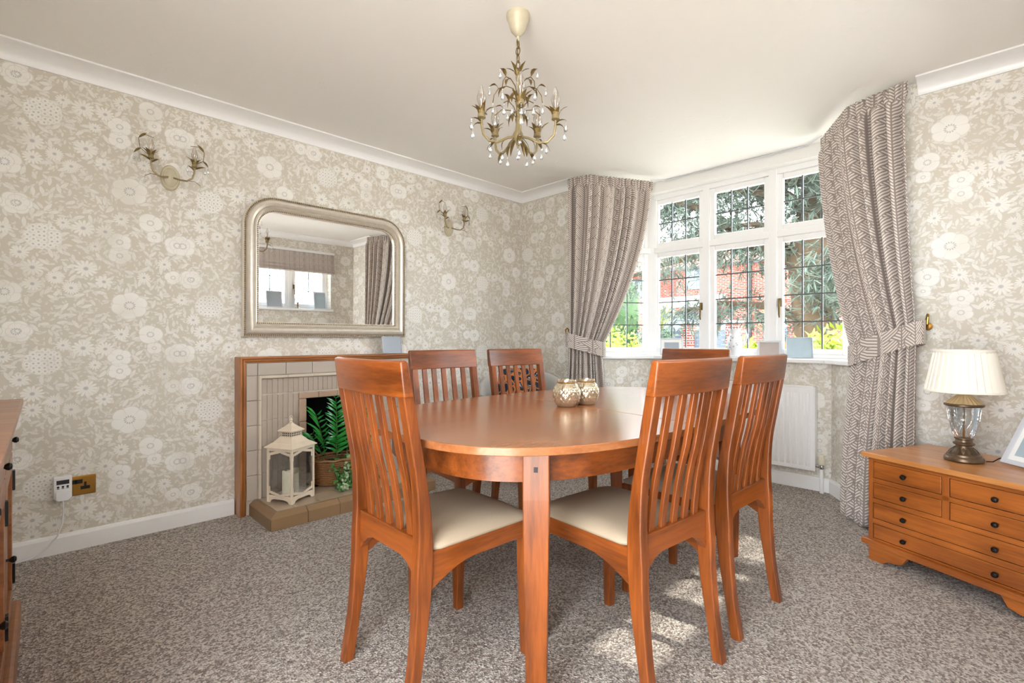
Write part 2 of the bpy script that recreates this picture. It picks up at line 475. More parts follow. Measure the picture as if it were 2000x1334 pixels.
def share(o, parent, loc, rz=0, scale=None, name=None):
    c = bpy.data.objects.new(name or o.name.split('.')[0], o.data); COL.objects.link(c); c.parent = parent; c.location = loc; c.rotation_euler = (0, 0, rz)
    if scale: c.scale = scale
    for md in o.modifiers:
        m2 = c.modifiers.new(md.name, md.type)
        if md.type == 'BEVEL': m2.width = md.width; m2.segments = md.segments; m2.limit_method = md.limit_method; m2.angle_limit = md.angle_limit
    return c
def lerp(a, b, t): return a + (b-a)*t
def spline(pts, z):
    """smooth interpolation of [(z, v)] at z (Catmull)"""
    n = len(pts)
    for i in range(n-1):
        if z <= pts[i+1][0] or i == n-2:
            z0, v0 = pts[i]; z1, v1 = pts[i+1]; f = (z-z0)/(z1-z0)
            m0 = (v1 - pts[i-1][1])/(z1 - pts[i-1][0]) if i else (v1-v0)/(z1-z0)
            m1 = (pts[i+2][1]-v0)/(pts[i+2][0]-z0) if i < n-2 else (v1-v0)/(z1-z0)
            h = z1-z0
            return (2*f**3-3*f**2+1)*v0 + (f**3-2*f**2+f)*h*m0 + (-2*f**3+3*f**2)*v1 + (f**3-f**2)*h*m1

# ---------------------------------------------------------------- room shell
YL, XF, YR, XB, ZC = 3.25, 3.353, -0.33, -0.45, 2.38
ML, MR = 2.52, 0.50           # bay mouth on the far wall (Y)
BX, BL, BR = 3.88, 2.18, 0.86  # bay front wall inner face
ZS, ZH = 0.90, 2.30            # sill top and window head
def wuv(o):
    return o
def wall(name, p0, p1, z0, z1, thick, holes=(), u0=0.0, mat='wallpaper'):
    """vertical wall slab from p0 to p1 with rectangular holes (a0,a1,z0,z1); the room is on the left of p0->p1"""
    p0, p1 = Vector(p0), Vector(p1); d = (p1-p0); L = d.length; d /= L; nrm = Vector((d.y, -d.x))
    xs = sorted({0, L, *[h[i] for h in holes for i in (0, 1)]}); zs = sorted({z0, z1, *[h[i] for h in holes for i in (2, 3)]})
    mb = MB()
    fr = lambda a, h, z: (p0.x+d.x*a+nrm.x*h, p0.y+d.y*a+nrm.y*h, z)
    for i in range(len(xs)-1):
        for j in range(len(zs)-1):
            cx, cz = (xs[i]+xs[i+1])/2, (zs[j]+zs[j+1])/2
            if any(h[0] < cx < h[1] and h[2] < cz < h[3] for h in holes): continue
            vs = [fr(a, h, z) for a in (xs[i], xs[i+1]) for h in (0, thick) for z in (zs[j], zs[j+1])]
            mb.add(vs, [(0,1,3,2),(4,6,7,5),(0,4,5,1),(2,3,7,6),(0,2,6,4),(1,5,7,3)])
    def uvf(co, n): return (u0 + (Vector((co.x, co.y))-p0).dot(d), co.z)
    return struct(mb.build(name, mat, uvf=uvf))

W2 = dict(x0=1.50, x1=3.02, z0=1.40, z1=2.08)   # window opening in the right wall
FB = dict(x0=1.292, x1=1.696, z0=0.0, z1=0.66)  # fireplace opening
wall('wall_left', (XF+.1, YL), (XB, YL), 0, ZC, .35, [(XF+.1-FB['x1'], XF+.1-FB['x0'], 0.0, FB['z1'])], u0=0)
# mirror the run so the pattern sits where it does on the real wall
wl = bpy.data.objects['wall_left']
for l in wl.data.uv_layers[0].data: l.uv.x = (XF+.1) - l.uv.x
wall('wall_front_left', (XF, ML), (XF, YL), 0, ZC, .25, u0=.12)
wall('wall_front_right', (XF, YR), (XF, MR), 0, ZC, .25, u0=.55)
wall('wall_right', (XB, YR), (XF+.1, YR), 0, ZC, .28, [(W2['x0']-XB, W2['x1']-XB, W2['z0'], W2['z1'])], u0=.2)
wall('wall_back', (XB, YL+.1), (XB, .80), 0, ZC, .2, u0=.1)  # unseen wall, cut short beside the camera so the gap adds fill daylight
wall('wall_bay_front', (BX, BR), (BX, BL), 0, ZS-.03, .25, u0=.3)
wall('wall_bay_left', (BX, BL), (XF, ML), 0, ZS-.03, .25, u0=.9)
wall('wall_bay_right', (XF, MR), (BX, BR), 0, ZS-.03, .25, u0=.4)

mb = MB(); mb.prism([(XB, YR-.28), (XF+.25, YR-.28), (XF+.25, MR-.35), (BX+.25, BR-.25), (BX+.25, BL+.25), (XF+.25, ML+.35), (XF+.25, YL+.35), (XB, YL+.35)], -.15, 0)
struct(mb.build('floor', 'carpet'))
mb = MB(); mb.prism([(XB, YR-.28), (XF+.25, YR-.28), (XF+.25, MR-.35), (BX+.35, BR-.25), (BX+.35, BL+.25), (XF+.25, ML+.35), (XF+.25, YL+.35), (XB, YL+.35)], ZC, ZC+.15)
struct(mb.build('ceiling', 'ceiling_paint'))

def sweep(pts, prof, mb=None, closed=False):
    """profile (out, z) swept along a 2D polyline; out = to the left of the run"""
    mb = mb or MB(); P = [Vector(p) for p in pts]; n = len(P); secs = []
    for i, p in enumerate(P):
        a = (P[i]-P[i-1]).normalized() if i or closed else None
        b = (P[(i+1) % n]-P[i]).normalized() if i < n-1 or closed else None
        if a is None: a = b
        if b is None: b = a
        na, nb = Vector((-a.y, a.x)), Vector((-b.y, b.x)); m = (na+nb).normalized(); k = 1/max(.3, m.dot(na))
        secs.append([(p.x+m.x*o*k, p.y+m.y*o*k, z) for o, z in prof])
    if closed: secs.append(secs[0])
    return mb.loft(secs, not closed)
base_prof = [(0, 0), (.018, 0), (.018, .075), (.014, .088), (0, .09)]
struct(sweep([(.90, YL), (XB, YL)], base_prof).build('baseboard_left', 'white_paint'))
struct(sweep([(XF, YL), (2.09, YL)], base_prof).build('baseboard_left_corner', 'white_paint'))
struct(sweep([(XF, MR), (BX, BR), (BX, BL), (XF, ML)], [(o, z*1.05) for o, z in base_prof]).build('baseboard_bay', 'white_paint'))
struct(sweep([(XF, ML), (XF, YL)], base_prof).build('baseboard_front', 'white_paint'))
struct(sweep([(XF, YR), (XF, MR)], base_prof).build('baseboard_front_right', 'white_paint'))
struct(sweep([(XB, YR), (XF, YR)], base_prof).build('baseboard_right', 'white_paint'))
cove = [(0, ZC), (.105, ZC), (.105, ZC-.008), (.098, ZC-.010)] + [(.098-.088*math.sin(a), ZC-.010-.052*(1-math.cos(a))) for a in [R(x) for x in (15, 30, 45, 60, 75, 90)]] + [(.010, ZC-.070), (0, ZC-.070)]
struct(sweep([(XF, 2.60), (XF, YL), (XB, YL)], cove).build('trim_1', 'white_paint', smooth=True))
struct(sweep([(XB, YR), (XF, YR), (XF, .35)], cove).build('trim_2', 'white_paint', smooth=True))

# ---------------------------------------------------------------- bay window
# plane helper: a light lies along a->b (2D points, seen from inside left to right)
def leaded_sash(parent, a, b, z0, z1, cols, rows, handle=None, border=.040):
    """casement between a and b: sash frame > panes, lead came, handle"""
    a, b = Vector(a), Vector(b); d = b-a; L = d.length; d /= L; ang = math.atan2(d.y, d.x)
    rot = Matrix.Translation((a.x, a.y, 0)) @ Matrix.Rotation(ang, 4, 'Z')
    e = MB(); t_ = .040
    e.box(0, border, -t_/2, t_/2, z0, z1).box(L-border, L, -t_/2, t_/2, z0, z1)
    e.box(border, L-border, -t_/2, t_/2, z0, z0+border).box(border, L-border, -t_/2, t_/2, z1-border, z1)
    sash = e.build('sash', 'white_paint', parent, bevel=.006); sash.matrix_basis = rot
    w = (L-2*border)/cols; h = (z1-z0-2*border)/rows
    pm = MB().box(.0005, w-.0005, -.002, .002, .0005, h-.0005)
    first = None
    for i in range(cols):
        for j in range(rows):
            loc = (border+i*w, 0, z0+border+j*h)
            if first is None: first = pm.build('pane', 'window_glass', sash); first.location = loc
            else: share(first, sash, loc)
    le = MB(); cw = .0045
    for i in range(1, cols): le.box(border+i*w-cw, border+i*w+cw, -.006, .006, z0+border, z1-border)
    for j in range(1, rows): le.box(border, L-border, -.0062, .0062, z0+border+j*h-cw, z0+border+j*h+cw)
    le.build('lead_came', 'lead', sash)
    if handle is not None:
        hx = L-border*.5 if handle > 0 else border*.5; zc = z0+(z1-z0)*.44; sgn = 1
        hb = MB(); yy = t_/2*handle_side
        hb.box(hx-.011, hx+.011, min(yy, yy+.012*handle_side), max(yy, yy+.012*handle_side), zc-.03, zc+.03)
        y2 = yy+.014*handle_side
        hb.tube([(hx, yy, zc+.018), (hx, y2, zc+.02), (hx, y2+.01*handle_side, zc-.02), (hx, y2+.012*handle_side, zc-.085), (hx, y2+.004*handle_side, zc-.11)], [.006, .008, .008, .007, .005], 8)
        hb.build('casement_handle', 'gilt_leaf', sash, smooth=True)
    return sash
handle_side = 1
win = struct(empty('window_1', (BX+.12, 1.505, 0)))
def wpart(mb, name, mat, **k):
    o = mb.build(name, mat, win, **k); o.location = -win.location; return o
WX = 4.0; WYL, WYR = 2.262, .748
# splay end points of the glazed plane
LS = (3.46, 2.625); RS = (3.46, .385)
glz = [LS, (WX, WYL), (WX, WYR), RS]
fr = MB()
def bar(mb, a, b, w_in, w_out, z0, z1):
    a, b = Vector(a), Vector(b); d = (b-a).normalized(); n = Vector((d.y, -d.x))
    vs = [(p.x+n.x*h, p.y+n.y*h, z) for p in (a, b) for h in (-w_in, w_out) for z in (z0, z1)]
    mb.add(vs, [(0,1,3,2),(4,6,7,5),(0,4,5,1),(2,3,7,6),(0,2,6,4),(1,5,7,3)])
def post(mb, p, s, z0, z1, rz=0):
    mtx = Matrix.Translation((p[0], p[1], 0)) @ Matrix.Rotation(rz, 4, 'Z')
    mb.box(-s, s, -s, s, z0, z1, mtx)
for i in range(3):
    for z0, z1 in ((ZS, .925), (1.79, 1.84), (2.255, ZH+.01)): bar(fr, glz[i], glz[i+1], .035, .035, z0-.0008*i, z1+.0008*i)
for y in (1.757, 1.253): fr.box(WX-.037, WX+.037, y-.028, y+.028, ZS+.002, ZH-.002)
post(fr, (WX, WYL), .046, ZS, ZH, R(20)); post(fr, (WX, WYR), .046, ZS, ZH, R(-20)); post(fr, LS, .05, ZS, ZH, R(35)); post(fr, RS, .05, ZS, ZH, R(-35))
wpart(fr, 'frame', 'white_paint', bevel=.004)
# head lining between the window head and the ceiling
hd = MB()
for i, (i0, i1) in enumerate(((0, 1), (1, 2), (2, 3))): bar(hd, glz[i0], glz[i1], .03, .12, ZH-.005-.0008*i, ZC+.01+.0008*i)
wpart(hd, 'head_lining', 'wall_white')
tr = MB(); tr.tube([(3.75, 2.135, ZC-.012), (3.86, 2.06, ZC-.008), (3.86, 1.0, ZC-.008), (3.73, .88, ZC-.012)], .005, 6)
wpart(tr, 'curtain_track', 'grey_frame')
# sill board
sl = MB(); sl.prism([(XF-.02, ML+.0), (BX-.05, BL-.03), (BX-.05, BR+.03), (XF-.02, MR-.0), (XF+.02, MR-.14), (WX+.05, WYR-.03), (WX+.05, WYL+.03), (XF+.02, ML+.14)][::-1], ZS-.03, ZS)
wpart(sl, 'sill', 'white_paint', bevel=.006)
ys = [WYL-.03, 1.757+.026, 1.757-.026, 1.253+.026, 1.253-.026, WYR+.03]
holder = win
for k in range(3):
    a, b = (WX, ys[2*k]), (WX, ys[2*k+1])
    for (z0, z1, rws, hnd) in ((.925, 1.79, 4, {0: 1, 1: None, 2: -1}[k]), (1.84, 2.255, 2, None)):
        # seen from inside, the left end has the larger Y, so local x runs to -Y and local -y faces the room
        handle_side = -1
        s_ = leaded_sash(None, a, b, z0, z1, 3, rws, hnd)
        s_.parent = win; s_.matrix_basis = Matrix.Translation(-win.location) @ s_.matrix_basis
for p, q in ((LS, (WX, WYL)), ((WX, WYR), RS)):
    pv, qv = Vector(p), Vector(q); d = (qv-pv).normalized()
    for (z0, z1, rws) in ((.925, 1.79, 4), (1.84, 2.255, 2)):
        s_ = leaded_sash(None, pv+d*.06, qv-d*.045, z0, z1, 3, rws, None)
        s_.parent = win; s_.matrix_basis = Matrix.Translation(-win.location) @ s_.matrix_basis
win['label'] = 'white painted bay window with leaded panes above a deep sill'

# ---------------------------------------------------------------- side window (seen in the mirror) and its blind
w2 = struct(empty('window_2', (2.26, YR-.12, 0)))
w2['label'] = 'white leaded window in the side wall reflected in the mirror'
def w2part(mb, name, mat, **k):
    o = mb.build(name, mat, w2, **k); o.location = -w2.location; return o
m = MB(); yy = YR-.15
m.box(W2['x0'], W2['x1'], yy-.03, yy+.03, W2['z0'], W2['z0']+.03).box(W2['x0'], W2['x1'], yy-.03, yy+.03, W2['z1']-.04, W2['z1'])
xs2 = [W2['x0'], 2.007, 2.513, W2['x1']]
for x in xs2: m.box(max(W2['x0'], x-.03), min(W2['x1'], x+.03), yy-.031, yy+.031, W2['z0'], W2['z1'])
w2part(m, 'frame', 'white_paint', bevel=.004)
w2part(MB().box(W2['x0']-.03, W2['x1']+.03, YR-.12, YR+.035, W2['z0']-.03, W2['z0']), 'sill', 'white_paint', bevel=.006)
for k in range(3):
    handle_side = 1
    s_ = leaded_sash(None, (xs2[k]+.03, yy), (xs2[k+1]-.03, yy), W2['z0']+.03, W2['z1']-.04, 2, 3, -1 if k else None)
    s_.parent = w2; s_.matrix_basis = Matrix.Translation(-w2.location) @ s_.matrix_basis
bl = thing('roman_blind', 'patterned grey roman blind half raised over the side window', 'blind', (2.26, YR+.02, 1.5))
zt = 2.17
prof = [(.012, zt), (.02, zt-.02), (.022, 2.01), (.034, 1.985), (.026, 1.965), (.046, 1.945), (.030, 1.925), (.05, 1.90), (.012, 1.89)]
def uvb(co, n): return (co.x, co.z)
m = MB(); m.prism([(a, b) for a, b in prof], -.80, .80, lambda a, b, h: (h, a-.02, b-1.5))
m.build('fabric', 'curtain_fabric', bl, uvf=uvb)
MB().box(-.80, .80, -.018, .012, zt-1.5-.01, zt-1.5+.02).build('headrail', 'white_paint', bl)
# things on that sill
def small_frame(name, label, loc, rz, w, h, mat_f, mat_p, lean=R(12), border=.012, group=None, mount=0, strut=True):
    t_ = thing(name, label, 'photo frame', loc, rz, group)
    rot = Matrix.Translation((0, 0, .014*math.sin(lean)+.0003)) @ Matrix.Rotation(-lean, 4, 'X')
    o = MB(); d = .014
    o.box(-w/2, -w/2+border, 0, d, 0, h).box(w/2-border, w/2, 0, d, 0, h).box(-w/2+border, w/2-border, 0, d, 0, border).box(-w/2+border, w/2-border, 0, d, h-border, h)
    f = o.build('border', mat_f, t_, bevel=.002); f.matrix_basis = rot
    p = MB().box(-w/2+border, w/2-border, .006, .011, border, h-border).build('picture', mat_p, t_); p.matrix_basis = rot
    if mount:
        b2 = border+mount
        pm = MB().box(-w/2+b2, w/2-b2, .003, .0065, b2, h-b2).build('print', mount_mat, p)
    if strut:
        s = MB(); s.prism([(d+.001, h*.02), (d+.012, h*.02), (d+.004, h*.72), (d+.001, h*.72)], -.02, .02, lambda a, b, hh: (hh, a, b))
        so = s.build('easel_back', 'black_metal', t_); so.matrix_basis = Matrix.Rotation(-lean*.2, 4, 'X')
        k = MB(); top = (h*.70*math.sin(lean)+d, h*.70*math.cos(lean)); 
        k.prism([(top[0]-.004, top[1]), (top[0], top[1]), (top[0]+h*.25, 0), (top[0]+h*.25-.006, 0)], -.022, .022, lambda a, b, hh: (hh, a, b))
        so.data = k.build('easel_back_tmp', 'black_metal').data; bpy.data.objects.remove(bpy.data.objects['easel_back_tmp']); so.matrix_basis = Matrix.Identity(4)
    return t_
zs2 = W2['z0']
small_frame('photo_frame', 'wide pale grey photo frame on the side window sill, seen in the mirror', (2.28, YR-.005, zs2), R(180), .20, .22, 'grey_frame', 'photo_grey', R(10), strut=False)
small_frame('photo_frame', 'tall pale grey photo frame beside a trailing plant on the side sill', (2.88, YR-.005, zs2), R(180), .17, .24, 'grey_frame', 'photo_blue', R(10), strut=False)
g = thing('glass_goblet', 'footed glass goblet on a metal stem between two photo frames', 'goblet', (2.58, YR-.03, zs2))
MB().lathe([(.035, 0), (.036, .004), (.012, .014), (.008, .03), (.014, .045), (.008, .06), (.016, .08)], 20).build('foot', 'pewter', g, smooth=True)
MB().lathe([(.014, .08), (.03, .095), (.042, .13), (.045, .19), (.043, .19), (.040, .13), (.028, .097), (.012, .084)], 24, cap=False).build('bowl', 'crystal', g, smooth=True)
MB().lathe([(.0455, .187), (.0465, .190), (.0455, .193), (.0435, .190)], 24, cap=False).build('rim', 'pewter', g, smooth=True)

# ---------------------------------------------------------------- curtains
def lerp_path(P, s):
    L = [ (Vector(P[i+1])-Vector(P[i])).length for i in range(len(P)-1)]; T = sum(L)*s
    for i, l in enumerate(L):
        if T <= l or i == len(L)-1: return Vector(P[i]).lerp(Vector(P[i+1]), max(0, min(1, T/l)))
        T -= l
def curtain(name, label, top, tie, bot, z_top, z_tie, z_bot, nf, seed, width, hook, nsgn, tie_slope):
    rg = random.Random(seed)
    root = thing(name, label, 'curtain', (tie[0][0], tie[0][1], 0))
    NS, NZ = 260, 70
    ph = [rg.uniform(-.45, .45) for _ in range(nf+2)]; am = [rg.uniform(.65, 1.15) for _ in range(nf+2)]
    def warp(s):
        x = s*nf; i = int(x); f = x-i
        a = lerp(ph[i], ph[i+1], f*f*(3-2*f)); k = lerp(am[i], am[i+1], f)
        return x + a, k
    vs = []; uv = []
    for j in range(NZ+1):
        # denser rows near the heading
        z = z_top - (z_top-z_bot)*(j/NZ)**1.12
        for i in range(NS+1):
            s = i/NS
            zt_ = z_tie + tie_slope*(s-.5)
            if z >= zt_:
                g = ((z_top-z)/(z_top-zt_)); gg = g**1.75 if name else g
                p = lerp_path(top, s).lerp(lerp_path(tie, s), gg)
                q = lerp_path(top, min(1, s+.01)).lerp(lerp_path(tie, min(1, s+.01)), gg) - lerp_path(top, max(0, s-.01)).lerp(lerp_path(tie, max(0, s-.01)), gg)
                amp = lerp(.040, .022, gg)
            else:
                g = ((zt_-z)/(zt_-z_bot)); gg = math.sin(g*math.pi/2)
                p = lerp_path(tie, s).lerp(lerp_path(bot, s), gg)
                q = lerp_path(tie, min(1, s+.01)).lerp(lerp_path(bot, min(1, s+.01)), gg) - lerp_path(tie, max(0, s-.01)).lerp(lerp_path(bot, max(0, s-.01)), gg)
                amp = lerp(.022, .036, gg)
            n = Vector((q.y, -q.x)).normalized()*nsgn
            x, k = warp(s)
            w = math.sin(2*math.pi*x)
            off = amp*k*(abs(w)**.8*(1 if w > 0 else -1))
            hz = z_top - z
            if hz < .10:   # pencil pleats
                f = 1-min(1, max(0, (hz-.065)/.035)); off = lerp(off, .011*math.sin(2*math.pi*s*nf*3), f)
            p = p + n*off
            vs.append((p.x, p.y, z)); uv.append((s*width, z))
    fs = [(j*(NS+1)+i, j*(NS+1)+i+1, (j+1)*(NS+1)+i+1, (j+1)*(NS+1)+i) for j in range(NZ) for i in range(NS)]
    me = bpy.data.meshes.new('drape'); me.from_pydata(vs, [], fs)
    ul = me.uv_layers.new(name='UVMap')
    for l in me.loops: ul.data[l.index].uv = uv[l.vertex_index]
    me.materials.append(M['curtain_fabric']); me.shade_smooth()
    o = bpy.data.objects.new('drape', me); COL.objects.link(o); o.parent = root; o.location = -root.location
    md = o.modifiers.new('thickness', 'SOLIDIFY'); md.thickness = .003
    # tie band wrapped round the bundle, ends at the hook
    ring = []; T0, T1 = Vector(tie[0]), Vector(tie[-1])
    d = (T1-T0).normalized(); n = Vector((d.y, -d.x))*nsgn; L = (T1-T0).length
    c = (T0+T1)/2; NR = 40; hh = .058
    secs_o = []
    for k in range(NR):
        a = 2*math.pi*k/NR; ex, ey = math.cos(a), math.sin(a)
        px = c + d*((L/2+.028)*(abs(ex)**.7)*(1 if ex >= 0 else -1)) + n*(.050*(abs(ey)**.7)*(1 if ey >= 0 else -1))
        s = (px-T0).dot(d)/L
        zc = z_tie + tie_slope*(s-.5) 
        secs_o.append((px, zc, a))
    vs = []; uv = []; per = L*2.2
    for rr, zz in ((0, -1), (0, 1), (-.006, 1), (-.006, -1)):
        for px, zc, a in secs_o:
            dirc = (px-c).normalized(); p = px + dirc*rr
            vs.append((p.x, p.y, zc+hh*zz)); uv.append((a/(2*math.pi)*per, zz*hh))
    fs = [(r*NR+k, r*NR+(k+1) % NR, ((r+1) % 4)*NR+(k+1) % NR, ((r+1) % 4)*NR+k) for r in range(4) for k in range(NR)]
    me = bpy.data.meshes.new('tieback'); me.from_pydata(vs, [], fs)
    ul = me.uv_layers.new(name='UVMap')
    for l in me.loops: ul.data[l.index].uv = uv[l.vertex_index]
    me.materials.append(M['curtain_fabric'])
    b = bpy.data.objects.new('tieback', me); COL.objects.link(b); b.parent = root; b.location = -root.location
    return root
curtain('curtain', 'patterned grey curtain tied back beside the armchair corner', [(3.20, 2.575), (3.225, 2.385), (3.755, 2.115)], [(3.215, 2.575), (3.27, 2.49), (3.385, 2.365)],
        [(3.20, 2.60), (3.26, 2.46), (3.40, 2.31)], ZC-.03, .99, .015, 9, 3, 1.05, None, 1, -.07)
curtain('curtain', 'patterned grey curtain tied back behind the lamp chest', [(3.725, .875), (3.31, .645), (3.20, .375)], [(3.395, .64), (3.28, .50), (3.21, .335)],
        [(3.46, .70), (3.28, .56), (3.20, .34)], ZC-.035, 1.0, .012, 9, 11, 1.05, None, 1, .12)
def hook(loc, label, sg):
    t_ = thing('curtain_hook', label, 'hook', loc)
    MB().lathe([(.02, 0), (.02, .004), (.008, .008)], 14, Matrix.Rotation(R(-90), 4, 'Y')).build('plate', 'brass', t_, smooth=True)
    MB().tube([(0, 0, 0), (-.05, 0, -.01), (-.075, sg*.004, .012), (-.075, sg*.006, .045), (-.055, sg*.004, .06), (-.04, 0, .048), (-.048, 0, .034)], [.005, .006, .006, .006, .006, .005, .006], 8).build('arm', 'brass', t_, smooth=True)
hook((XF, 2.655, 1.07), 'brass curtain hook on the wall beside the left-hand bay curtain', 1)
hook((XF, .31, 1.10), 'brass curtain hook on the wall above the table lamp', -1)

# ---------------------------------------------------------------- fireplace
FX0, FX1, FC = .905, 2.083, 1.494
fp = thing('fireplace', 'tiled fireplace with wooden surround and raised tiled hearth', 'fireplace', (FC, 3.2, 0))
def fpart(mb, name, mat, parent=None, **k):
    o = mb.build(name, mat, parent or fp, **k)
    if parent is None: o.location = -fp.location
    return o
YF = 3.141
def surround_profile():  # (inward offset, Y)
    return [(0, YL-.002), (0, YF+.006), (.004, YF), (.012, YF), (.013, YF+.008), (.017, YF+.010), (.019, YF+.002), (.026, YF+.004), (.028, YF+.012), (.036, YF+.014), (.036, YL-.002)]
pr = surround_profile()
def leg(sx):
    x0 = FX0 if sx > 0 else FX1
    m = MB(); secs = []
    for z in (0.0, 1.0):
        secs.append([(x0+sx*o, y, (0 if z == 0 else .93-o)) for o, y in pr])
    return m.loft(secs)
fpart(leg(1), 'surround_side', 'surround_wood', bevel=.0015); fpart(leg(-1), 'surround_side', 'surround_wood', bevel=.0015)
m = MB(); m.loft([[(FX0+o, y, .93-o) for o, y in pr], [(FX1-o, y, .93-o) for o, y in pr]])
fpart(m, 'mantel_rail', 'surround_wood_x', bevel=.0015)
XI0, XI1 = FX0+.036, FX1-.036   # tiled area
bk = MB().box(XI0, 1.292, YF+.024, YL-.003, 0, .894).box(1.696, XI1, YF+.024, YL-.003, 0, .894).box(1.292, 1.696, YF+.024, YL-.003, .66, .894)
fpart(bk, 'backing', 'grout')
def tile(x0, x1, z0, z1, y, mat, name='tile', d=.012, gap=.0015, bev=.0025):
    fpart(MB().box(x0+gap, x1-gap, y, y+d, z0+gap, z1-gap), name, mat, bevel=bev)
# outer band
B0 = 1.004; zb = .818; zh = .085
zs_ = [zh]; 
nrow = 5
for k in range(nrow):
    za, zb_ = lerp(zh, zb, k/nrow), lerp(zh, zb, (k+1)/nrow)
    tile(XI0, B0, za, zb_, YF+.012, 'tile_outer'); tile(2*FC-B0, XI1, za, zb_, YF+.012, 'tile_outer')
tile(XI0, B0, zb, .893, YF+.012, 'tile_outer'); tile(2*FC-B0, XI1, zb, .893, YF+.012, 'tile_outer')
for k in range(6):
    tile(lerp(B0, 2*FC-B0, k/6), lerp(B0, 2*FC-B0, (k+1)/6), zb, .893, YF+.012, 'tile_outer')
# raised rounded bead tiles
def bead(p0, p1, vert):
    m = MB(); cs = [(-.011, .014), (-.011, .004), (-.006, -.004), (0, -.006), (.006, -.004), (.011, .004), (.011, .014)]
    if vert: m.loft([[(p0[0]+a, YF+.004+b, z) for a, b in cs] for z in (p0[1], p1[1])])
    else: m.loft([[(x, YF+.004+b, p0[1]+a) for a, b in cs] for x in (p0[0], p1[0])])
    fpart(m, 'bead_tile', 'tile_bead', smooth=True)
xb0 = B0+.011; zbt = zb-.011
for k in range(5):
    za, zb_ = lerp(zh, zbt+.011, k/5)+.001, lerp(zh, zbt+.011, (k+1)/5)-.001
    bead((xb0, za), (xb0, zb_), True); bead((2*FC-xb0, za), (2*FC-xb0, zb_), True)
for k in range(6): bead((lerp(xb0, 2*FC-xb0, k/6)+.001, zbt), (lerp(xb0, 2*FC-xb0, (k+1)/6)-.001, zbt), False)
# narrow upright tiles of the inner field
I0 = 1.027; O0 = 1.244
nc = 7
rowz = [zh, .24, .395, .55, .70]
for k in range(nc):
    xa, xb = lerp(I0, O0, k/nc), lerp(I0, O0, (k+1)/nc)
    for j in range(4):
        dj = .012*((k % 3)-1)*.3
        for (a, b) in ((xa, xb), (2*FC-xb, 2*FC-xa)): tile(a, b, rowz[j]+(dj if j else 0), rowz[j+1]+dj, YF+.018+.0006*((k*7+j*3) % 3), 'tile_inner', 'narrow_tile', .010, .0008, .0015)
ncol = 30
for k in range(ncol):
    xa, xb = lerp(I0, 2*FC-I0, k/ncol), lerp(I0, 2*FC-I0, (k+1)/ncol)
    tile(xa, xb, .706, .796, YF+.018+.0006*((k*5) % 3), 'tile_inner', 'narrow_tile', .010, .0008, .0015)
# border of the opening
for (a, b) in ((O0, 1.292), (1.696, 2*FC-O0)):
    for j in range(4): tile(a, b, lerp(zh, .66, j/4), lerp(zh, .66, (j+1)/4), YF+.006, 'tile_edge', 'border_tile', .02, .001, .005)
for k in range(4): tile(lerp(O0, 2*FC-O0, k/4), lerp(O0, 2*FC-O0, (k+1)/4), .66, .70, YF+.006, 'tile_edge', 'border_tile', .02, .001, .005)
# firebox
fb = MB()
fb.box(1.285, 1.292, YF+.03, 3.52, 0, .66).box(1.696, 1.703, YF+.03, 3.52, 0, .66).box(1.285, 1.703, 3.52, 3.53, 0, .67).box(1.285, 1.703, YL-.08, 3.53, .66, .67).box(1.292, 1.696, YF, 3.52, 0, .088)
fpart(fb, 'firebox', 'black_void')
# hearth
HX0, HX1, HY = .955, 2.033, 2.795
def hearth_piece(x0, x1, left=0, right=0):
    m = MB(); g = .001
    sec = lambda x, s: [(x, HY, 0), (x, HY, .066), (x+s*.03, HY+.03, .089), (x+s*.05, HY+.05, .089), (x+s*.05, HY+.05, 0)]
    m.loft([sec(x0+g, left), sec(x1-g, -right)]); fpart(m, 'hearth_edge_tile', 'hearth_edge', bevel=.003)
cuts = [HX0, 1.155, 1.345, 1.643, 1.833, HX1]
for k in range(5): hearth_piece(cuts[k], cuts[k+1], 1 if k == 0 else 0, 1 if k == 4 else 0)
for x, s in ((HX0, 1), (HX1, -1)):
    m = MB()
    m.loft([[(x, y0, 0), (x, y0, .066), (x+s*.03, y1, .089), (x+s*.05, y2, .089), (x+s*.05, y2, 0)] for y0, y1, y2 in ((HY+.001, HY+.031, HY+.051), (YF+.012, YF+.012, YF+.012))])
    fpart(m, 'hearth_edge_tile', 'hearth_edge', bevel=.003)
fpart(MB().box(HX0+.05, HX1-.05, HY+.05, YF+.01, 0, .082), 'hearth_bed', 'grout')
hx = [HX0+.05, 1.10, 1.245, 1.392, 1.596, 1.743, 1.888, HX1-.05]
for k in range(7):
    for (y0, y1) in ((HY+.05, HY+.20), (HY+.20, YF+.008)):
        fpart(MB().box(hx[k]+.001, hx[k+1]-.001, y0+.001, y1-.001, .070, .089), 'hearth_tile', 'hearth_top', bevel=.002)

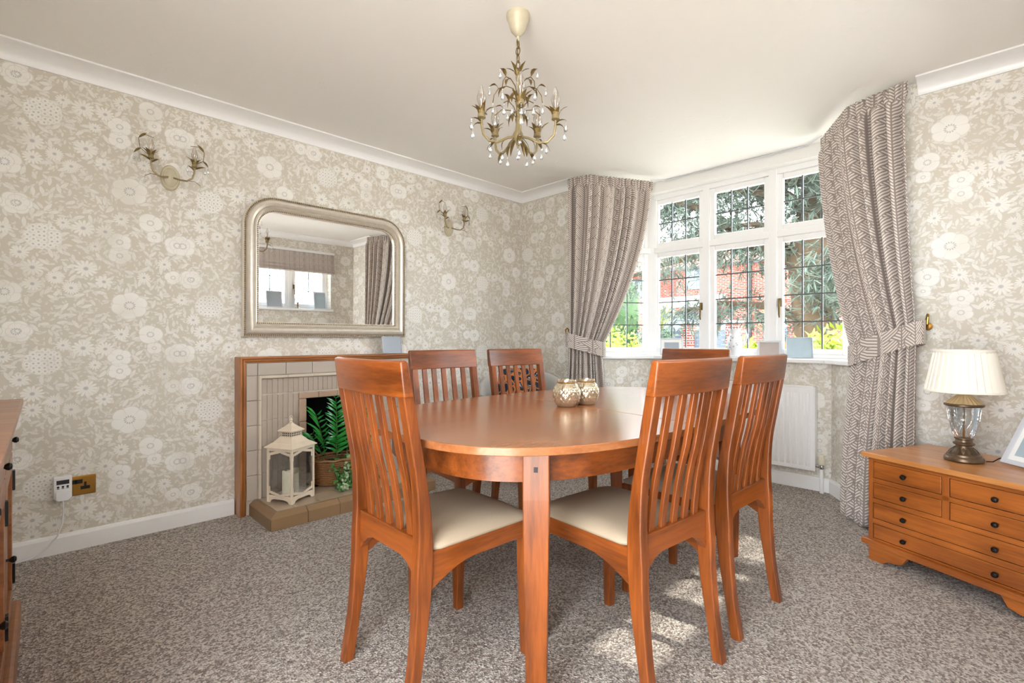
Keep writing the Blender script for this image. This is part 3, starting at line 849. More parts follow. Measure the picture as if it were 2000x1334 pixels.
# lantern and candles
LZ = .0895
ln = thing('lantern', 'cream metal lantern with glass sides standing on the tiled hearth', 'lantern', (1.143, 3.012, LZ), R(26))
h = .086
m = MB()
for sx in (-1, 1):
    for sy in (-1, 1):
        m.box(sx*h-.006, sx*h+.006, sy*h-.006, sy*h+.006, 0, .31)
fr_ = m.build('corner_posts', 'lantern_metal', ln, bevel=.0015)
def foot_panel(k):
    m = MB(); pts = [(-h, 0), (-h+.018, 0), (-h+.026, .014), (-h+.045, .020), (h-.045, .020), (h-.026, .014), (h-.018, 0), (h, 0), (h, .034), (-h, .034)]
    m.prism(pts, h-.002, h+.004, lambda a, b, c: (a, -c, b)); o = m.build('base_rail', 'lantern_metal', ln); o.rotation_euler = (0, 0, k*math.pi/2)
    for zc_, sg_ in ((.296, -1), (.040, 1)):   # scalloped trims top and bottom
        m = MB(); m.box(-h+.006, h-.006, -h, -h+.003, *sorted((zc_-sg_*.012, zc_)))
        for i in range(11):
            x = lerp(-h+.012, h-.012, i/10); dz = .018*abs(x)/h
            m.lathe([(.009, 0), (.009, .003)], 10, Matrix.Translation((x, -h+.003, zc_+sg_*dz*1.2)) @ Matrix.Rotation(R(90), 4, 'X'))
        for s in (-1, 1):
            for z in (.030, .044): m.lathe([(.008, 0), (.008, .003)], 10, Matrix.Translation((s*(h-.008), -h+.003, zc_+sg_*z)) @ Matrix.Rotation(R(90), 4, 'X'))
        o = m.build('scroll_trim', 'lantern_metal', ln); o.rotation_euler = (0, 0, k*math.pi/2)
    o = MB().box(-h, h, -h+.004, -h+.006, .03, .30).build('glass_pane', 'lantern_glass', ln); o.rotation_euler = (0, 0, k*math.pi/2)
    o = MB().box(-h, h, -h-.004, -h+.003, .298, .314).build('top_rail', 'lantern_metal', ln, bevel=.001); o.rotation_euler = (0, 0, k*math.pi/2)
for k in range(4): foot_panel(k)
MB().box(-h, h, -h, h, .030, .034).build('floor_plate', 'lantern_metal', ln)
def sqlathe(prof): return MB().lathe([(r*1.414, z) for r, z in prof], 4, Matrix.Rotation(R(45), 4, 'Z'))
sqlathe([(.098, .312), (.103, .314), (.103, .318), (.076, .338), (.070, .341), (.048, .366), (.044, .372)]).build('roof', 'lantern_metal', ln, bevel=.001)
gr_ = MB()
for k in range(4):
    mt = Matrix.Rotation(k*math.pi/2, 4, 'Z')
    gr_.box(-.042, .042, -.042, -.040, .372, .377, mt).box(-.042, .042, -.042, -.040, .398, .403, mt)
    for i in range(7):
        x = lerp(-.040, .040, i/6); gr_.box(x-.002, x+.002, -.042, -.040, .372, .403, mt)
    for i in range(6):
        x = lerp(-.040, .040, (i+.5)/6); gr_.box(x-.006, x+.006, -.042, -.040, .386, .389, mt)
gr_.build('pierced_gallery', 'lantern_metal', ln)
sqlathe([(.034, .372), (.034, .403)]).build('vent_core', 'black_metal', ln)
sqlathe([(.050, .403), (.053, .405), (.053, .408), (.034, .424), (.031, .426), (.012, .444), (.010, .450)]).build('upper_roof', 'lantern_metal', ln, bevel=.001)
MB().lathe([(.006, .448), (.010, .454), (.005, .460), (.008, .467), (.002, .482)], 12).build('finial', 'lantern_metal', ln, smooth=True)
MB().tube([(.012*math.cos(a)-.0, .0, .474+.020*math.sin(a)) for a in [R(x) for x in range(-60, 300, 20)]], .0018, 6).build('carry_ring', 'lantern_metal', ln)
MB().lathe([(.004, -.006), (.004, .006)], 8, Matrix.Translation((h+.004, -h+.0, .17))).build('door_latch', 'lantern_metal', ln)
def candle(name, label, loc, r, hh):
    t_ = thing(name, label, 'candle', loc, 0, None); prof = MB(); seg = 28; vs = []; fs = []
    rings = [(r*.99, 0, 0), (r, .01, 0), (r, .7*hh, 0), (r, hh, 1), (r*.93, hh+.001, 1), (r*.82, hh-.008, 1), (r*.72, hh-.03, 0), (.002, hh-.034, 0)]
    for rr, z, w in rings:
        for k in range(seg):
            a = 2*math.pi*k/seg; vs.append((rr*math.cos(a), rr*math.sin(a), z + w*.010*math.sin(2*a+1)))
    fs = [(i*seg+k, i*seg+(k+1) % seg, (i+1)*seg+(k+1) % seg, (i+1)*seg+k) for i in range(len(rings)-1) for k in range(seg)]
    prof.add(vs, fs); prof.build('wax', 'candle_wax', t_, smooth=True)
    MB().tube([(0, 0, hh-.034), (.001, 0, hh-.018)], .0015, 6).build('wick', 'black_metal', t_)
lc = Matrix.Translation((1.143, 3.012, LZ+.0345)) @ Matrix.Rotation(R(26), 4, 'Z')
candle('pillar_candle', 'tall cream pillar candle with a wavy rim inside the lantern', lc @ Vector((-.031, -.026, 0)), .046, .140)
candle('pillar_candle', 'shorter cream pillar candle inside the lantern', lc @ Vector((.045, .030, 0)), .034, .120)

# basket, palm and ivy in the hearth opening
bk_ = thing('wicker_basket', 'brown wicker basket in the fireplace opening holding plants', 'basket', (1.50, 3.16, LZ))
m = MB()
NR_ = 12
for j in range(NR_):
    z = .012+j*.0125; r0 = .115+.03*(j/NR_)
    pts = []
    for k in range(61):
        a = 2*math.pi*k/60; rr = r0+.003*math.sin(a*15+(math.pi if j % 2 else 0)); pts.append((rr*1.2*math.cos(a), rr*.85*math.sin(a), z))
    m.tube(pts, .0068, 5)
m.build('weave', 'wicker', bk_, smooth=True)
m = MB()
for k in range(30):
    a = 2*math.pi*k/30; m.tube([(.113*1.2*math.cos(a), .113*.85*math.sin(a), .004), (.147*1.2*math.cos(a), .147*.85*math.sin(a), .17)], .004, 5)
m.build('stake', 'wicker', bk_)
m = MB(); m.tube([(.15*1.2*math.cos(2*math.pi*k/48), .15*.85*math.sin(2*math.pi*k/48), .168+.003*math.sin(k*1.5)) for k in range(49)], .009, 6); m.build('rim', 'wicker', bk_, smooth=True)
MB().tube([(-.175, .0, .15), (-.19, -.01, .20), (-.165, -.02, .235), (-.14, -.025, .20), (-.15, -.02, .16)], .007, 6).build('side_handle', 'wicker', bk_, smooth=True)
MB().lathe([(.10, .004), (.12, .006), (.14, .13), (.02, .14)], 24, sx=1.15, sy=.8).build('lining', 'black_void', bk_)
pp = thing('potted_palm', 'green palm fronds rising from the wicker basket', 'plant', (1.50, 3.15, LZ+.14))
rg = random.Random(5)
for (dx, dy, L, lean, az) in ((-.10, -.03, .34, .22, 200), (-.04, -.06, .38, .18, 250), (.03, -.05, .33, .3, 290), (.10, -.02, .36, .26, 340), (-.12, -.05, .24, .5, 205), (.0, .0, .42, .1, 90), (-.05, -.08, .22, .6, 250), (.12, -.07, .25, .6, 300)):
    a = R(az); fr_m = MB(); st = MB(); pts = []
    for i in range(12):
        f = i/11; out = lean*L*f**1.6; pts.append(Vector((dx+math.cos(a)*out, dy+math.sin(a)*out*.8, L*f*(1-.18*lean*f))))
    st.tube(pts, [.003]*6+[.002]*6, 5)
    o = st.build('frond_stem', 'stem_green', pp)
    for i in range(4, 12):
        d = (pts[i]-pts[i-1]).normalized(); side = d.cross(Vector((math.cos(a), math.sin(a), .3))).normalized()
        ll = .115*(1-.35*abs((i-7)/6))
        for s in (-1, 1):
            e = (side*s*.75 + d*.65 + Vector((0, -.35, rg.uniform(-.25, .1)))).normalized()*ll
            fr_m.leaf(pts[i], pts[i]+e, Vector((0, -1, .4)), .0125, .012, .0006, 5)
    fr_m.build('frond', 'leaf_palm', pp, smooth=True)
iv = thing('trailing_ivy', 'variegated ivy trailing from the basket onto the hearth', 'plant', (1.50, 3.06, LZ+.002))
for q in range(15):
    x0 = rg.uniform(-.08, .16); pts = [Vector((x0, .03, .16))]
    tx = x0+rg.uniform(-.14, .12); ty = rg.uniform(-.16, -.03)
    for i in range(1, 15):
        f = i/14
        pts.append(Vector((lerp(x0, tx, f)+.012*math.sin(i*1.3+q), lerp(.03, ty, f), max(.006, .17*(1-f*1.5)+.03*math.sin(f*3)))))
    MB().tube(pts, .0014, 5).build('vine', 'stem_green', iv)
    lm = MB()
    for i in range(1, 15):
        for s in range(3):
            d = Vector((rg.uniform(-1, 1), rg.uniform(-1, .2), rg.uniform(-.1, .8))).normalized(); L = rg.uniform(.014, .026)
            b = pts[i]+Vector((rg.uniform(-.02, .02), rg.uniform(-.015, .01), rg.uniform(0, .02)))
            lm.leaf(b, b+d*L, Vector((rg.uniform(-.4, .4), -1, .8)), L*.9, .002, .0005, 3)
    lm.build('ivy_leaves', 'leaf_ivy_pale' if q % 3 == 0 else 'leaf_ivy', iv)

# photo frame on the mantel
small_frame('photo_frame', 'silver grey photo frame standing on the mantel below the mirror', (1.925, 3.165, .9305), R(6), .165, .125, 'grey_frame', 'photo_grey', R(8), .004)

# ---------------------------------------------------------------- mirror
mr = thing('overmantel_mirror', 'silver gilt overmantel mirror with rounded top corners and beaded edges', 'mirror', (1.494, YL-.022, 1.05))
MW, MH, MRD = 1.106, .86, .185
def outline(inset, n=14):
    w = MW/2-inset; top = MH-inset; r = max(.02, MRD-inset*.85); pts = [(-w, inset), (w, inset)]
    pts += [(w-r+r*math.cos(a), top-r+r*math.sin(a)) for a in [math.pi/2*i/n for i in range(n+1)]]
    pts += [(-w+r+r*math.cos(a), top-r+r*math.sin(a)) for a in [math.pi/2+math.pi/2*i/n for i in range(n+1)]]
    return pts
prof = [(0, .012), (0, -.018), (.006, -.026), (.014, -.014), (.018, -.026), (.026, -.040), (.040, -.047), (.052, -.040), (.058, -.022), (.062, -.028), (.068, -.034), (.074, -.028), (.078, -.016), (.090, -.012), (.090, .008)]
secs = [[(a, y, b) for a, b in outline(ins)] for ins, y in prof]
m = MB(); n = len(secs[0]); vs = [p for s in secs for p in s]
fs = [(i*n+k, i*n+(k+1) % n, ((i+1) % len(secs))*n+(k+1) % n, ((i+1) % len(secs))*n+k) for i in range(len(secs)) for k in range(n)]
m.add(vs, fs); m.build('moulded_frame', 'silver_frame', mr, smooth=True)
def beads(ins, y, step, r, name):
    pts = [Vector((a, y, b)) for a, b in outline(ins, 24)]; pts.append(pts[0]); m = MB(); acc_ = 0
    for i in range(len(pts)-1):
        seg = pts[i+1]-pts[i]; L = seg.length; t_ = acc_
        while t_ < L: m.sphere(pts[i]+seg*(t_/L), r, 6, 4); t_ += step
        acc_ = t_-L
    return m.build(name, 'frame_bead', mr, smooth='all', kind='stuff')
beads(.009, -.024, .0125, .0052, 'outer_beading'); beads(.083, -.017, .0115, .0046, 'inner_beading')
gm = MB(); o_ = outline(.088); gm.prism(o_, -.002, .006, lambda a, b, hh: (a, hh, b)); gm.build('mirror_plate', 'mirror_glass', mr)
mr.rotation_euler = (R(.43), 0, R(-.65))
small = None

# ---------------------------------------------------------------- light fittings
def bulb(parent, loc, s=1.0):
    o = MB().lathe([(.006*s, 0), (.009*s, .004*s), (.016*s, .022*s), (.017*s, .034*s), (.012*s, .056*s), (.004*s, .078*s), (.001*s, .084*s)], 14).build('bulb', 'bulb_glass', parent, smooth=True); o.location = loc
    f = MB(); 
    for k in range(4): a = k*1.57; f.tube([(.004*math.cos(a)*s, .004*math.sin(a)*s, .004*s), (.005*math.cos(a+.5)*s, .005*math.sin(a+.5)*s, .05*s)], .0007*s, 4)
    fo = f.build('filament', 'brass', o)
    return o
def cup(parent, loc, s=1.0, seed=0):
    rg = random.Random(seed)
    o = MB().lathe([(.008*s, -.012*s), (.015*s, -.008*s), (.013*s, .0), (.012*s, .03*s), (.010*s, .031*s)], 12).build('candle_cup', 'antique_gold', parent, smooth=True); o.location = loc
    m = MB()
    for k in range(6):
        a = 2*math.pi*k/6+rg.uniform(-.2, .2); out = rg.uniform(.028, .045)*s; up = rg.uniform(.02, .045)*s
        m.leaf((.010*s*math.cos(a), .010*s*math.sin(a), -.008*s), (out*math.cos(a), out*math.sin(a), up), (-math.cos(a)*.3, -math.sin(a)*.3, 1), .016*s, .012*s, .0008)
    m.build('cup_leaves', 'gilt_leaf', o)
    return o
def drop(parent, loc, s=1.0):
    m = MB(); m.sphere((0, 0, -.006*s), .0035*s, 6, 4).sphere((0, 0, -.014*s), .003*s, 6, 4)
    m.lathe([(.0005, -.018*s), (.005*s, -.026*s), (.009*s, -.038*s), (.006*s, -.046*s), (.0005, -.050*s)], 8)
    o = m.build('crystal_drop', 'crystal', parent, smooth=True); o.location = loc; return o

chx, chy = 1.468, 1.445
cd = thing('chandelier', 'gilt leafy five-arm chandelier with crystal drops hanging by a chain', 'chandelier', (chx, chy, 1.76), R(12))
def cz(z): return z-1.76
m = MB(); m.lathe([(.048, cz(ZC)), (.049, cz(ZC-.012)), (.046, cz(ZC-.022)), (.043, cz(ZC-.026)), (.030, cz(ZC-.068)), (.014, cz(ZC-.086)), (.006, cz(ZC-.092))], 28)
m.build('ceiling_rose', 'cream_metal', cd, smooth=True)
MB().tube([(0, 0, cz(2.295)), (0, 0, cz(2.27))], .005, 8).build('chain_hanger', 'cream_metal', cd)
def link(z, k):
    pts = [(.009*math.cos(a), 0, z+.019*math.sin(a)) for a in [2*math.pi*i/14 for i in range(15)]]
    mt = Matrix.Rotation(R(90*k), 4, 'Z'); MB().tube([tuple(mt @ Vector(p)) for p in pts], .0022, 6).build('chain_link', 'gilt_leaf', cd, smooth=True)
for k in range(5): link(cz(2.258)-k*.030, k % 2)
MB().tube([(.004, .004, cz(2.29)), (.014, .01, cz(2.23)), (.006, .012, cz(2.17)), (0, .004, cz(2.12))], .0022, 6).build('flex', 'gilt_leaf', cd)
MB().lathe([(.005, cz(2.13)), (.010, cz(2.12)), (.007, cz(2.10)), (.008, cz(1.93)), (.012, cz(1.90)), (.020, cz(1.885)), (.024, cz(1.872)), (.012, cz(1.855)), (.010, cz(1.845)), (.003, cz(1.825))], 14).build('stem', 'antique_gold', cd, smooth=True)
rg = random.Random(21)
for k in range(5):
    a = 2*math.pi*k/5; ca, sa = math.cos(a), math.sin(a)
    P = lambda r, z: (r*ca, r*sa, cz(z))
    arm = MB().tube([P(.012, 1.872), P(.045, 1.862), P(.09, 1.838), P(.125, 1.838), P(.150, 1.862), P(.158, 1.90), P(.158, 1.925)], .0052, 8).build('arm', 'antique_gold', cd, smooth=True)
    c_ = cup(cd, P(.158, 1.935), 1.15, k); bulb(cd, P(.158, 1.968), 1.1)
    # leaf sprays
    lm = MB()
    def sp(b, t_, w=.018, bend=.012): lm.leaf(P(*b), P(*t_), (-ca*.2, -sa*.2, 1), w, bend, .0008)
    sp((.09, 1.838), (.135, 1.80)); sp((.045, 1.862), (.07, 1.81), .016); sp((.15, 1.90), (.195, 1.885)); sp((.155, 1.90), (.20, 1.92), .014)
    sp((.012, 1.87), (.05, 1.805), .016, .01)
    lm.build('arm_leaves', 'gilt_leaf', cd)
    # upper scrolls with hanging drops
    a2 = a+.6; c2, s2 = math.cos(a2), math.sin(a2); Q = lambda r, z: (r*c2, r*s2, cz(z))
    MB().tube([Q(.006, 2.04), Q(.02, 2.075), Q(.05, 2.09), Q(.085, 2.085), Q(.105, 2.06), Q(.11, 2.03)], .0018, 6).build('scroll', 'gilt_leaf', cd)
    MB().tube([Q(.006, 1.95), Q(.03, 1.985), Q(.07, 1.995), Q(.10, 1.975)], .0018, 6).build('scroll', 'gilt_leaf', cd)
    lm = MB(); L2 = lambda b, t_, w=.018: lm.leaf(Q(*b), Q(*t_), (-c2*.2, -s2*.2, 1), w, .014, .0008)
    L2((.085, 2.085), (.125, 2.10)); L2((.006, 2.06), (.045, 2.0), .02); L2((.05, 2.09), (.085, 2.05), .02); L2((.004, 2.11), (.05, 2.165), .016); L2((.06, 1.99), (.10, 2.01), .014); L2((.006, 1.98), (.04, 1.92), .02)
    lm.build('scroll_leaves', 'gilt_leaf', cd)
    drop(cd, Q(.11, 2.03), 1.0); drop(cd, Q(.10, 1.975), 1.0); drop(cd, Q(.125, 2.10), .8); drop(cd, P(.195, 1.885), 1.0); drop(cd, P(.20, 1.92), 1.0); drop(cd, P(.07, 1.81), .9); drop(cd, P(.12, 1.835), .9); drop(cd, Q(.045, 1.99), .9)
drop(cd, (0, 0, cz(1.825)), 1.0)

def sconce(X, Z, label):
    t_ = thing('wall_light', label, 'wall light', (X, YL, Z))
    mt = Matrix.Rotation(R(90), 4, 'X')
    MB().lathe([(.062, 0), (.062, .010), (.056, .016), (.048, .014), (.043, .020), (.020, .026), (.002, .028)], 28, mt, sx=.72, sy=1.12).build('back_plate', 'cream_metal', t_, smooth=True)
    for s in (-1, 1):
        ex = s*.098; ez = .060
        MB().tube([(s*.012, -.022, 0), (s*.035, -.05, -.012), (s*.065, -.075, -.018), (s*.088, -.085, 0), (ex, -.085, .03), (ex, -.085, ez)], .0048, 8).build('arm', 'antique_gold', t_, smooth=True)
        cup(t_, (ex, -.085, ez+.012), 1.0, 50+int(X*10)+s); bulb(t_, (ex, -.085, ez+.04), .9)
        MB().tube([(ex-s*.005, -.08, ez+.01), (ex+s*.045, -.075, ez+.05), (ex+s*.05, -.07, ez+.10), (ex+s*.02, -.07, ez+.125), (ex-s*.015, -.07, ez+.118)], .0016, 6).build('scroll', 'gilt_leaf', t_)
        MB().tube([(s*.07, -.077, -.016), (s*.10, -.09, -.018), (s*.125, -.09, -.035)], .0015, 6).build('scroll', 'gilt_leaf', t_)
        lm = MB()
        lm.leaf((ex+s*.05, -.07, ez+.10), (ex+s*.015, -.07, ez+.135), (0, -1, .3), .012, .008, .0008)
        lm.leaf((ex+s*.04, -.075, ez+.05), (ex+s*.07, -.07, ez+.02), (0, -1, .3), .012, .008, .0008)
        lm.leaf((ex, -.085, ez-.01), (ex+s*.05, -.09, ez+.012), (0, -1, .5), .012, .008, .0008)
        lm.leaf((ex, -.085, ez-.02), (ex-s*.035, -.09, ez+.005), (0, -1, .5), .012, .008, .0008)
        lm.build('scroll_leaves', 'gilt_leaf', t_)
        drop(t_, (ex+s*.05, -.088, ez+.010), .8); drop(t_, (ex+s*.069, -.07, ez+.018), .7); drop(t_, (ex-s*.034, -.09, ez+.003), .7); drop(t_, (s*.125, -.09, -.036), .7)
sconce(.585, 1.915, 'gilt two-arm wall light beside the mirror above the wall socket')
sconce(2.49, 1.945, 'gilt two-arm wall light between the mirror and the room corner')

# ---------------------------------------------------------------- socket, timer, cord
so = thing('double_socket', 'brass double wall socket above the skirting', 'socket', (.196, YL, .312))
MB().box(-.077, .077, -.008, 0, -.047, .047).build('plate', 'brass', so, bevel=.003)
MB().box(-.077+.006, .077-.006, -.0092, -.007, -.047+.006, .047-.006).build('plate_face', 'brass', so, bevel=.001)
for s in (-1, 1):
    MB().box(s*.036-.0045, s*.036+.0045, -.0105, -.0085, -.005, .016).box(s*.036-.018, s*.036+.018, -.0105, -.0085, -.020, -.004).build('outlet', 'black_metal', so)
    MB().box(s*.0-.014+s*.012, s*.0+.014+s*.012, -.011, -.0085, .010, .030).build('switch', 'black_metal', so)
    MB().lathe([(.003, 0), (.002, .002)], 8, Matrix.Translation((s*.066, -.009, .0)) @ Matrix.Rotation(R(90), 4, 'X')).build('screw', 'brass', so)
tm = thing('plug_timer', 'white digital plug-in timer in the brass socket', 'timer', (.148, YL-.0107, .318))
m = MB(); m.prism([(-.033, -.045), (-.022, -.058), (.022, -.058), (.033, -.045), (.033, .055), (-.033, .055)], 0, .034, lambda a, b, hh: (a, -hh, b)); m.build('body', 'plastic_white', tm, bevel=.003)
MB().box(-.023, .023, -.0352, -.033, .020, .040).build('display', 'lcd_dark', tm)
for x in (-.017, 0, .017):
    MB().lathe([(.005, 0), (.0045, .002)], 12, Matrix.Translation((x, -.034, .008)) @ Matrix.Rotation(R(90), 4, 'X')).build('button', 'lcd_dark', tm)
    MB().box(x-.005, x+.005, -.0352, -.034, -.001, .002).build('button_mark', 'lcd_dark', tm)
m = MB(); m.prism([(-.026, -.05), (-.018, -.058), (.018, -.058), (.026, -.05), (.026, -.012), (-.026, -.012)], .034, .046, lambda a, b, hh: (a, -hh, b)); m.build('plug', 'plastic_white', tm, bevel=.003)
cb = MB().tube([(.148, YL-.05, .262), (.150, YL-.045, .21), (.146, YL-.035, .15), (.13, YL-.026, .09), (.095, YL-.027, .045), (.04, YL-.03, .012), (-.03, YL-.04, .006), (-.12, YL-.06, .006)], .0032, 8).build('power_cord', 'plastic_white', smooth=True)
tag(cb, 'white power cord dropping from the plug timer to the carpet', 'cord')

# ---------------------------------------------------------------- dining table
TX, TY, TZ = 1.728, 1.283, .75
tb = thing('dining_table', 'oval cherry wood extending dining table with central seam', 'table', (TX, TY, 0), R(-.7))
A_, B_, NE = .926, .565, 2.95
def sup(a, b, n, t0, t1, N):
    out = []
    for i in range(N+1):
        th = t0+(t1-t0)*i/N; c, s = math.cos(th), math.sin(th)
        out.append((a*math.copysign(abs(c)**(2/n), c), b*math.copysign(abs(s)**(2/n), s)))
    return out
full = sup(A_, B_, NE, 0, 2*math.pi, 144)[:-1]
seam = lambda y: -.04+.144*y
for sg in (1, -1):
    side = [(x, y) for x, y in full if (x-seam(y))*sg > .0006]
    k = max(range(len(side)), key=lambda i: math.hypot(side[i][0]-side[i-1][0], side[i][1]-side[i-1][1]))
    side = side[k:]+side[:k]
    e0, e1 = side[0], side[-1]
    side = [(seam(e0[1])+sg*.0007, e0[1]-0)] + side + [(seam(e1[1])+sg*.0007, e1[1])]
    MB().prism(side, TZ-.0225, TZ).build('tabletop_leaf', 'table_top_sheen', tb, bevel=.002, seg=2, smooth=True)
# apron ring
def ring_prism(a, b, n, th, z0, z1):
    o = sup(a, b, n, 0, 2*math.pi, 96)[:-1]; i = sup(a-th, b-th, n, 0, 2*math.pi, 96)[:-1]; k = len(o)
    vs = [(x, y, z) for x, y in o for z in (z0, z1)] + [(x, y, z) for x, y in i for z in (z0, z1)]
    fs = []
    for j in range(k):
        p, q = j, (j+1) % k
        fs += [(2*p, 2*q, 2*q+1, 2*p+1), (2*k+2*p, 2*k+2*p+1, 2*k+2*q+1, 2*k+2*q), (2*p+1, 2*q+1, 2*k+2*q+1, 2*k+2*p+1), (2*p, 2*k+2*p, 2*k+2*q, 2*q)]
    return MB().add(vs, fs)
ring_prism(A_-.085, B_-.085, NE, .022, TZ-.115, TZ-.0228).build('apron', 'cherry_x', tb, smooth=True)
def table_leg(x, y):
    ang = math.atan2(y*1.0, x*.62)  # faces the outside of the curved end
    lg = MB(); s0, s1 = .037, .028
    lg.loft([[(sx*s, sy*s, z) for sx, sy in ((-1, -1), (1, -1), (1, 1), (-1, 1))] for s, z in ((s1, 0), (s0, TZ-.16), (s0, TZ-.0228))])
    o = lg.build('leg', 'cherry_z', tb, bevel=.003); o.location = (x, y, 0); o.rotation_euler = (0, 0, ang)
    MB().box(s0-.002, s0+.0008, -.0058, .0058, TZ-.083, TZ-.068).build('peg', 'dark_peg', o)
for x, y in ((-.692, -.350), (-.650, .318), (.69, -.32), (.69, .32)): table_leg(x, y)

# ---------------------------------------------------------------- dining chairs
def make_chair():
    root = empty('dining_chair')
    Wc = .20
    prof = [(0, -.232), (.16, -.206), (.30, -.190), (.42, -.184), (.50, -.183), (.62, -.192), (.75, -.214), (.88, -.237), (.975, -.252)]
    yb = lambda z: spline(prof, z)
    dep = lambda z: max(.034, .052 - .036*min(1, abs(z-.40)/.45)**1.2)
    zs = [i*.88/30 for i in range(31)]
    for sx in (-1, 1):
        secs = []
        for z in zs:
            d = dep(z)/2; x1 = sx*Wc; x0 = sx*(Wc-.034); y = yb(z)
            secs.append([(x0, y-d, z), (x1, y-d, z), (x1, y+d, z), (x0, y+d, z)])
        MB().loft(secs).build('back_post', 'cherry_z', root, bevel=.004)
    bow = lambda x: -.020*(1-(x/Wc)**2)
    # top rail, bowed in plan
    secs = []
    for i in range(17):
        x = lerp(-Wc-.004, Wc+.004, i/16); b = bow(x)
        secs.append([(x, yb(.876)-.017+b, .876), (x, yb(.876)+.014+b, .876), (x, yb(.972)+.010+b, .970), (x, yb(.975)+.002+b, .977), (x, yb(.972)-.014+b, .972)])
    MB().loft(secs).build('top_rail', 'cherry_x', root, bevel=.004, smooth=True)
    for i in range(5):
        x = lerp(-.118, .118, i/4); secs = []
        for j in range(16):
            z = lerp(.468, .882, j/15); y = yb(z) + bow(x)*min(1, (z-.46)/.25)+.004
            secs.append([(x-.0135, y-.0065, z), (x+.0135, y-.0065, z), (x+.0135, y+.0065, z), (x-.0135, y+.0065, z)])
        MB().loft(secs).build('slat', 'cherry_z', root, bevel=.002)
    def arch(L, ztop, zmid, zend, n=12):
        pts = [(-L, ztop), (L, ztop)] if False else []
        low = []
        for i in range(n+1):
            x = lerp(-L, L, i/n); f = abs(x)/L; low.append((x, lerp(zmid, zend, max(0, (f-.45)/.55)**2)))
        return low + [(L, ztop), (-L, ztop)]
    # lower back rail with arched underside
    y0 = yb(.46)
    MB().prism(arch(Wc-.034, .478, .412, .355), y0-.012, y0+.012, lambda a, b, h: (a, h, b)).build('lower_back_rail', 'cherry_x', root, bevel=.0025)
    FY = .232
    for sx in (-1, 1):
        lowpts = []
        for i in range(13):
            yv = lerp(yb(.42)+.02, FY-.015, i/12); f = i/12
            zz = .388 - .055*max(0, (.40-f)/.40)**1.6 - .012*max(0, (f-.8)/.2)**2
            lowpts.append((yv, zz))
        pts = lowpts+[(FY-.015, .442), (yb(.44)+.02, .442)]
        MB().prism(pts, sx*(Wc-.030), sx*(Wc-.008), lambda a, b, h: (h, a, b)).build('side_apron', 'cherry_y', root, bevel=.0025)
    MB().prism(arch(Wc-.036, .442, .392, .372), FY-.022, FY-.002, lambda a, b, h: (a, h, b)).build('front_apron', 'cherry_x', root, bevel=.0025)
    for sx in (-1, 1):
        m = MB(); m.loft([[(sx*Wc-sx*w, FY-w+.0, z), (sx*Wc, FY-w, z), (sx*Wc, FY, z), (sx*Wc-sx*w, FY, z)] for w, z in ((.030, 0), (.038, .30), (.038, .442))])
        m.build('front_leg', 'cherry_z', root, bevel=.003)
    # domed seat pad
    n = 14; vs = []; fs = []
    x0, x1, ya, yb_ = -Wc+.006, Wc-.006, yb(.46)+.024, FY+.008
    for j in range(n+1):
        for i in range(n+1):
            u, v = i/n*2-1, j/n*2-1
            ed = (1-abs(u)**5)*(1-abs(v)**5); cr = (1-max(0, abs(u)-.9)*max(0, abs(v)-.9)*8)
            vs.append((lerp(x0, x1, i/n)*(cr if abs(v) > .9 else 1), lerp(ya, yb_, j/n), .452+.026*ed**.55+.008*(1-u*u)*(1-v*v)))
    nn = n+1
    fs = [(j*nn+i, j*nn+i+1, (j+1)*nn+i+1, (j+1)*nn+i) for j in range(n) for i in range(n)]
    border = [i for i in range(nn)] + [j*nn+n for j in range(1, nn)] + [n*nn+i for i in range(n-1, -1, -1)] + [j*nn for j in range(n-1, 0, -1)]
    o0 = len(vs); vs += [(vs[b][0], vs[b][1], .4425) for b in border]; k = len(border)
    fs += [(border[i], border[(i+1) % k], o0+(i+1) % k, o0+i) for i in range(k)] + [tuple(range(o0, o0+k))]
    MB().add(vs, fs).build('seat', 'seat_fabric', root, smooth='all')
    return root
chair = make_chair()
spots = [(.976, 1.322, -91.5, 'slat-back dining chair at the curved table end beside the fireplace hearth'),
         (1.43, .908, -5.0, 'slat-back dining chair on the long table side, farther from the drawer chest'),
         (1.95, .894, -2.0, 'slat-back dining chair on the long table side, closer to the drawer chest'),
         (1.605, 1.93, 173, 'slat-back dining chair between the table and the fireplace'),
         (2.11, 1.88, 173, 'slat-back dining chair in front of the grey armchair'),
         (2.68, 1.345, 95, 'slat-back dining chair at the curved table end by the bay window')]
for i, (x, y, a, lb) in enumerate(spots):
    o = chair if i == 0 else copy_tree(chair)
    o.location = (x, y, 0); o.rotation_euler = (0, 0, R(a)); tag(o, lb, 'chair', 'slatted dining chairs round the oval table')

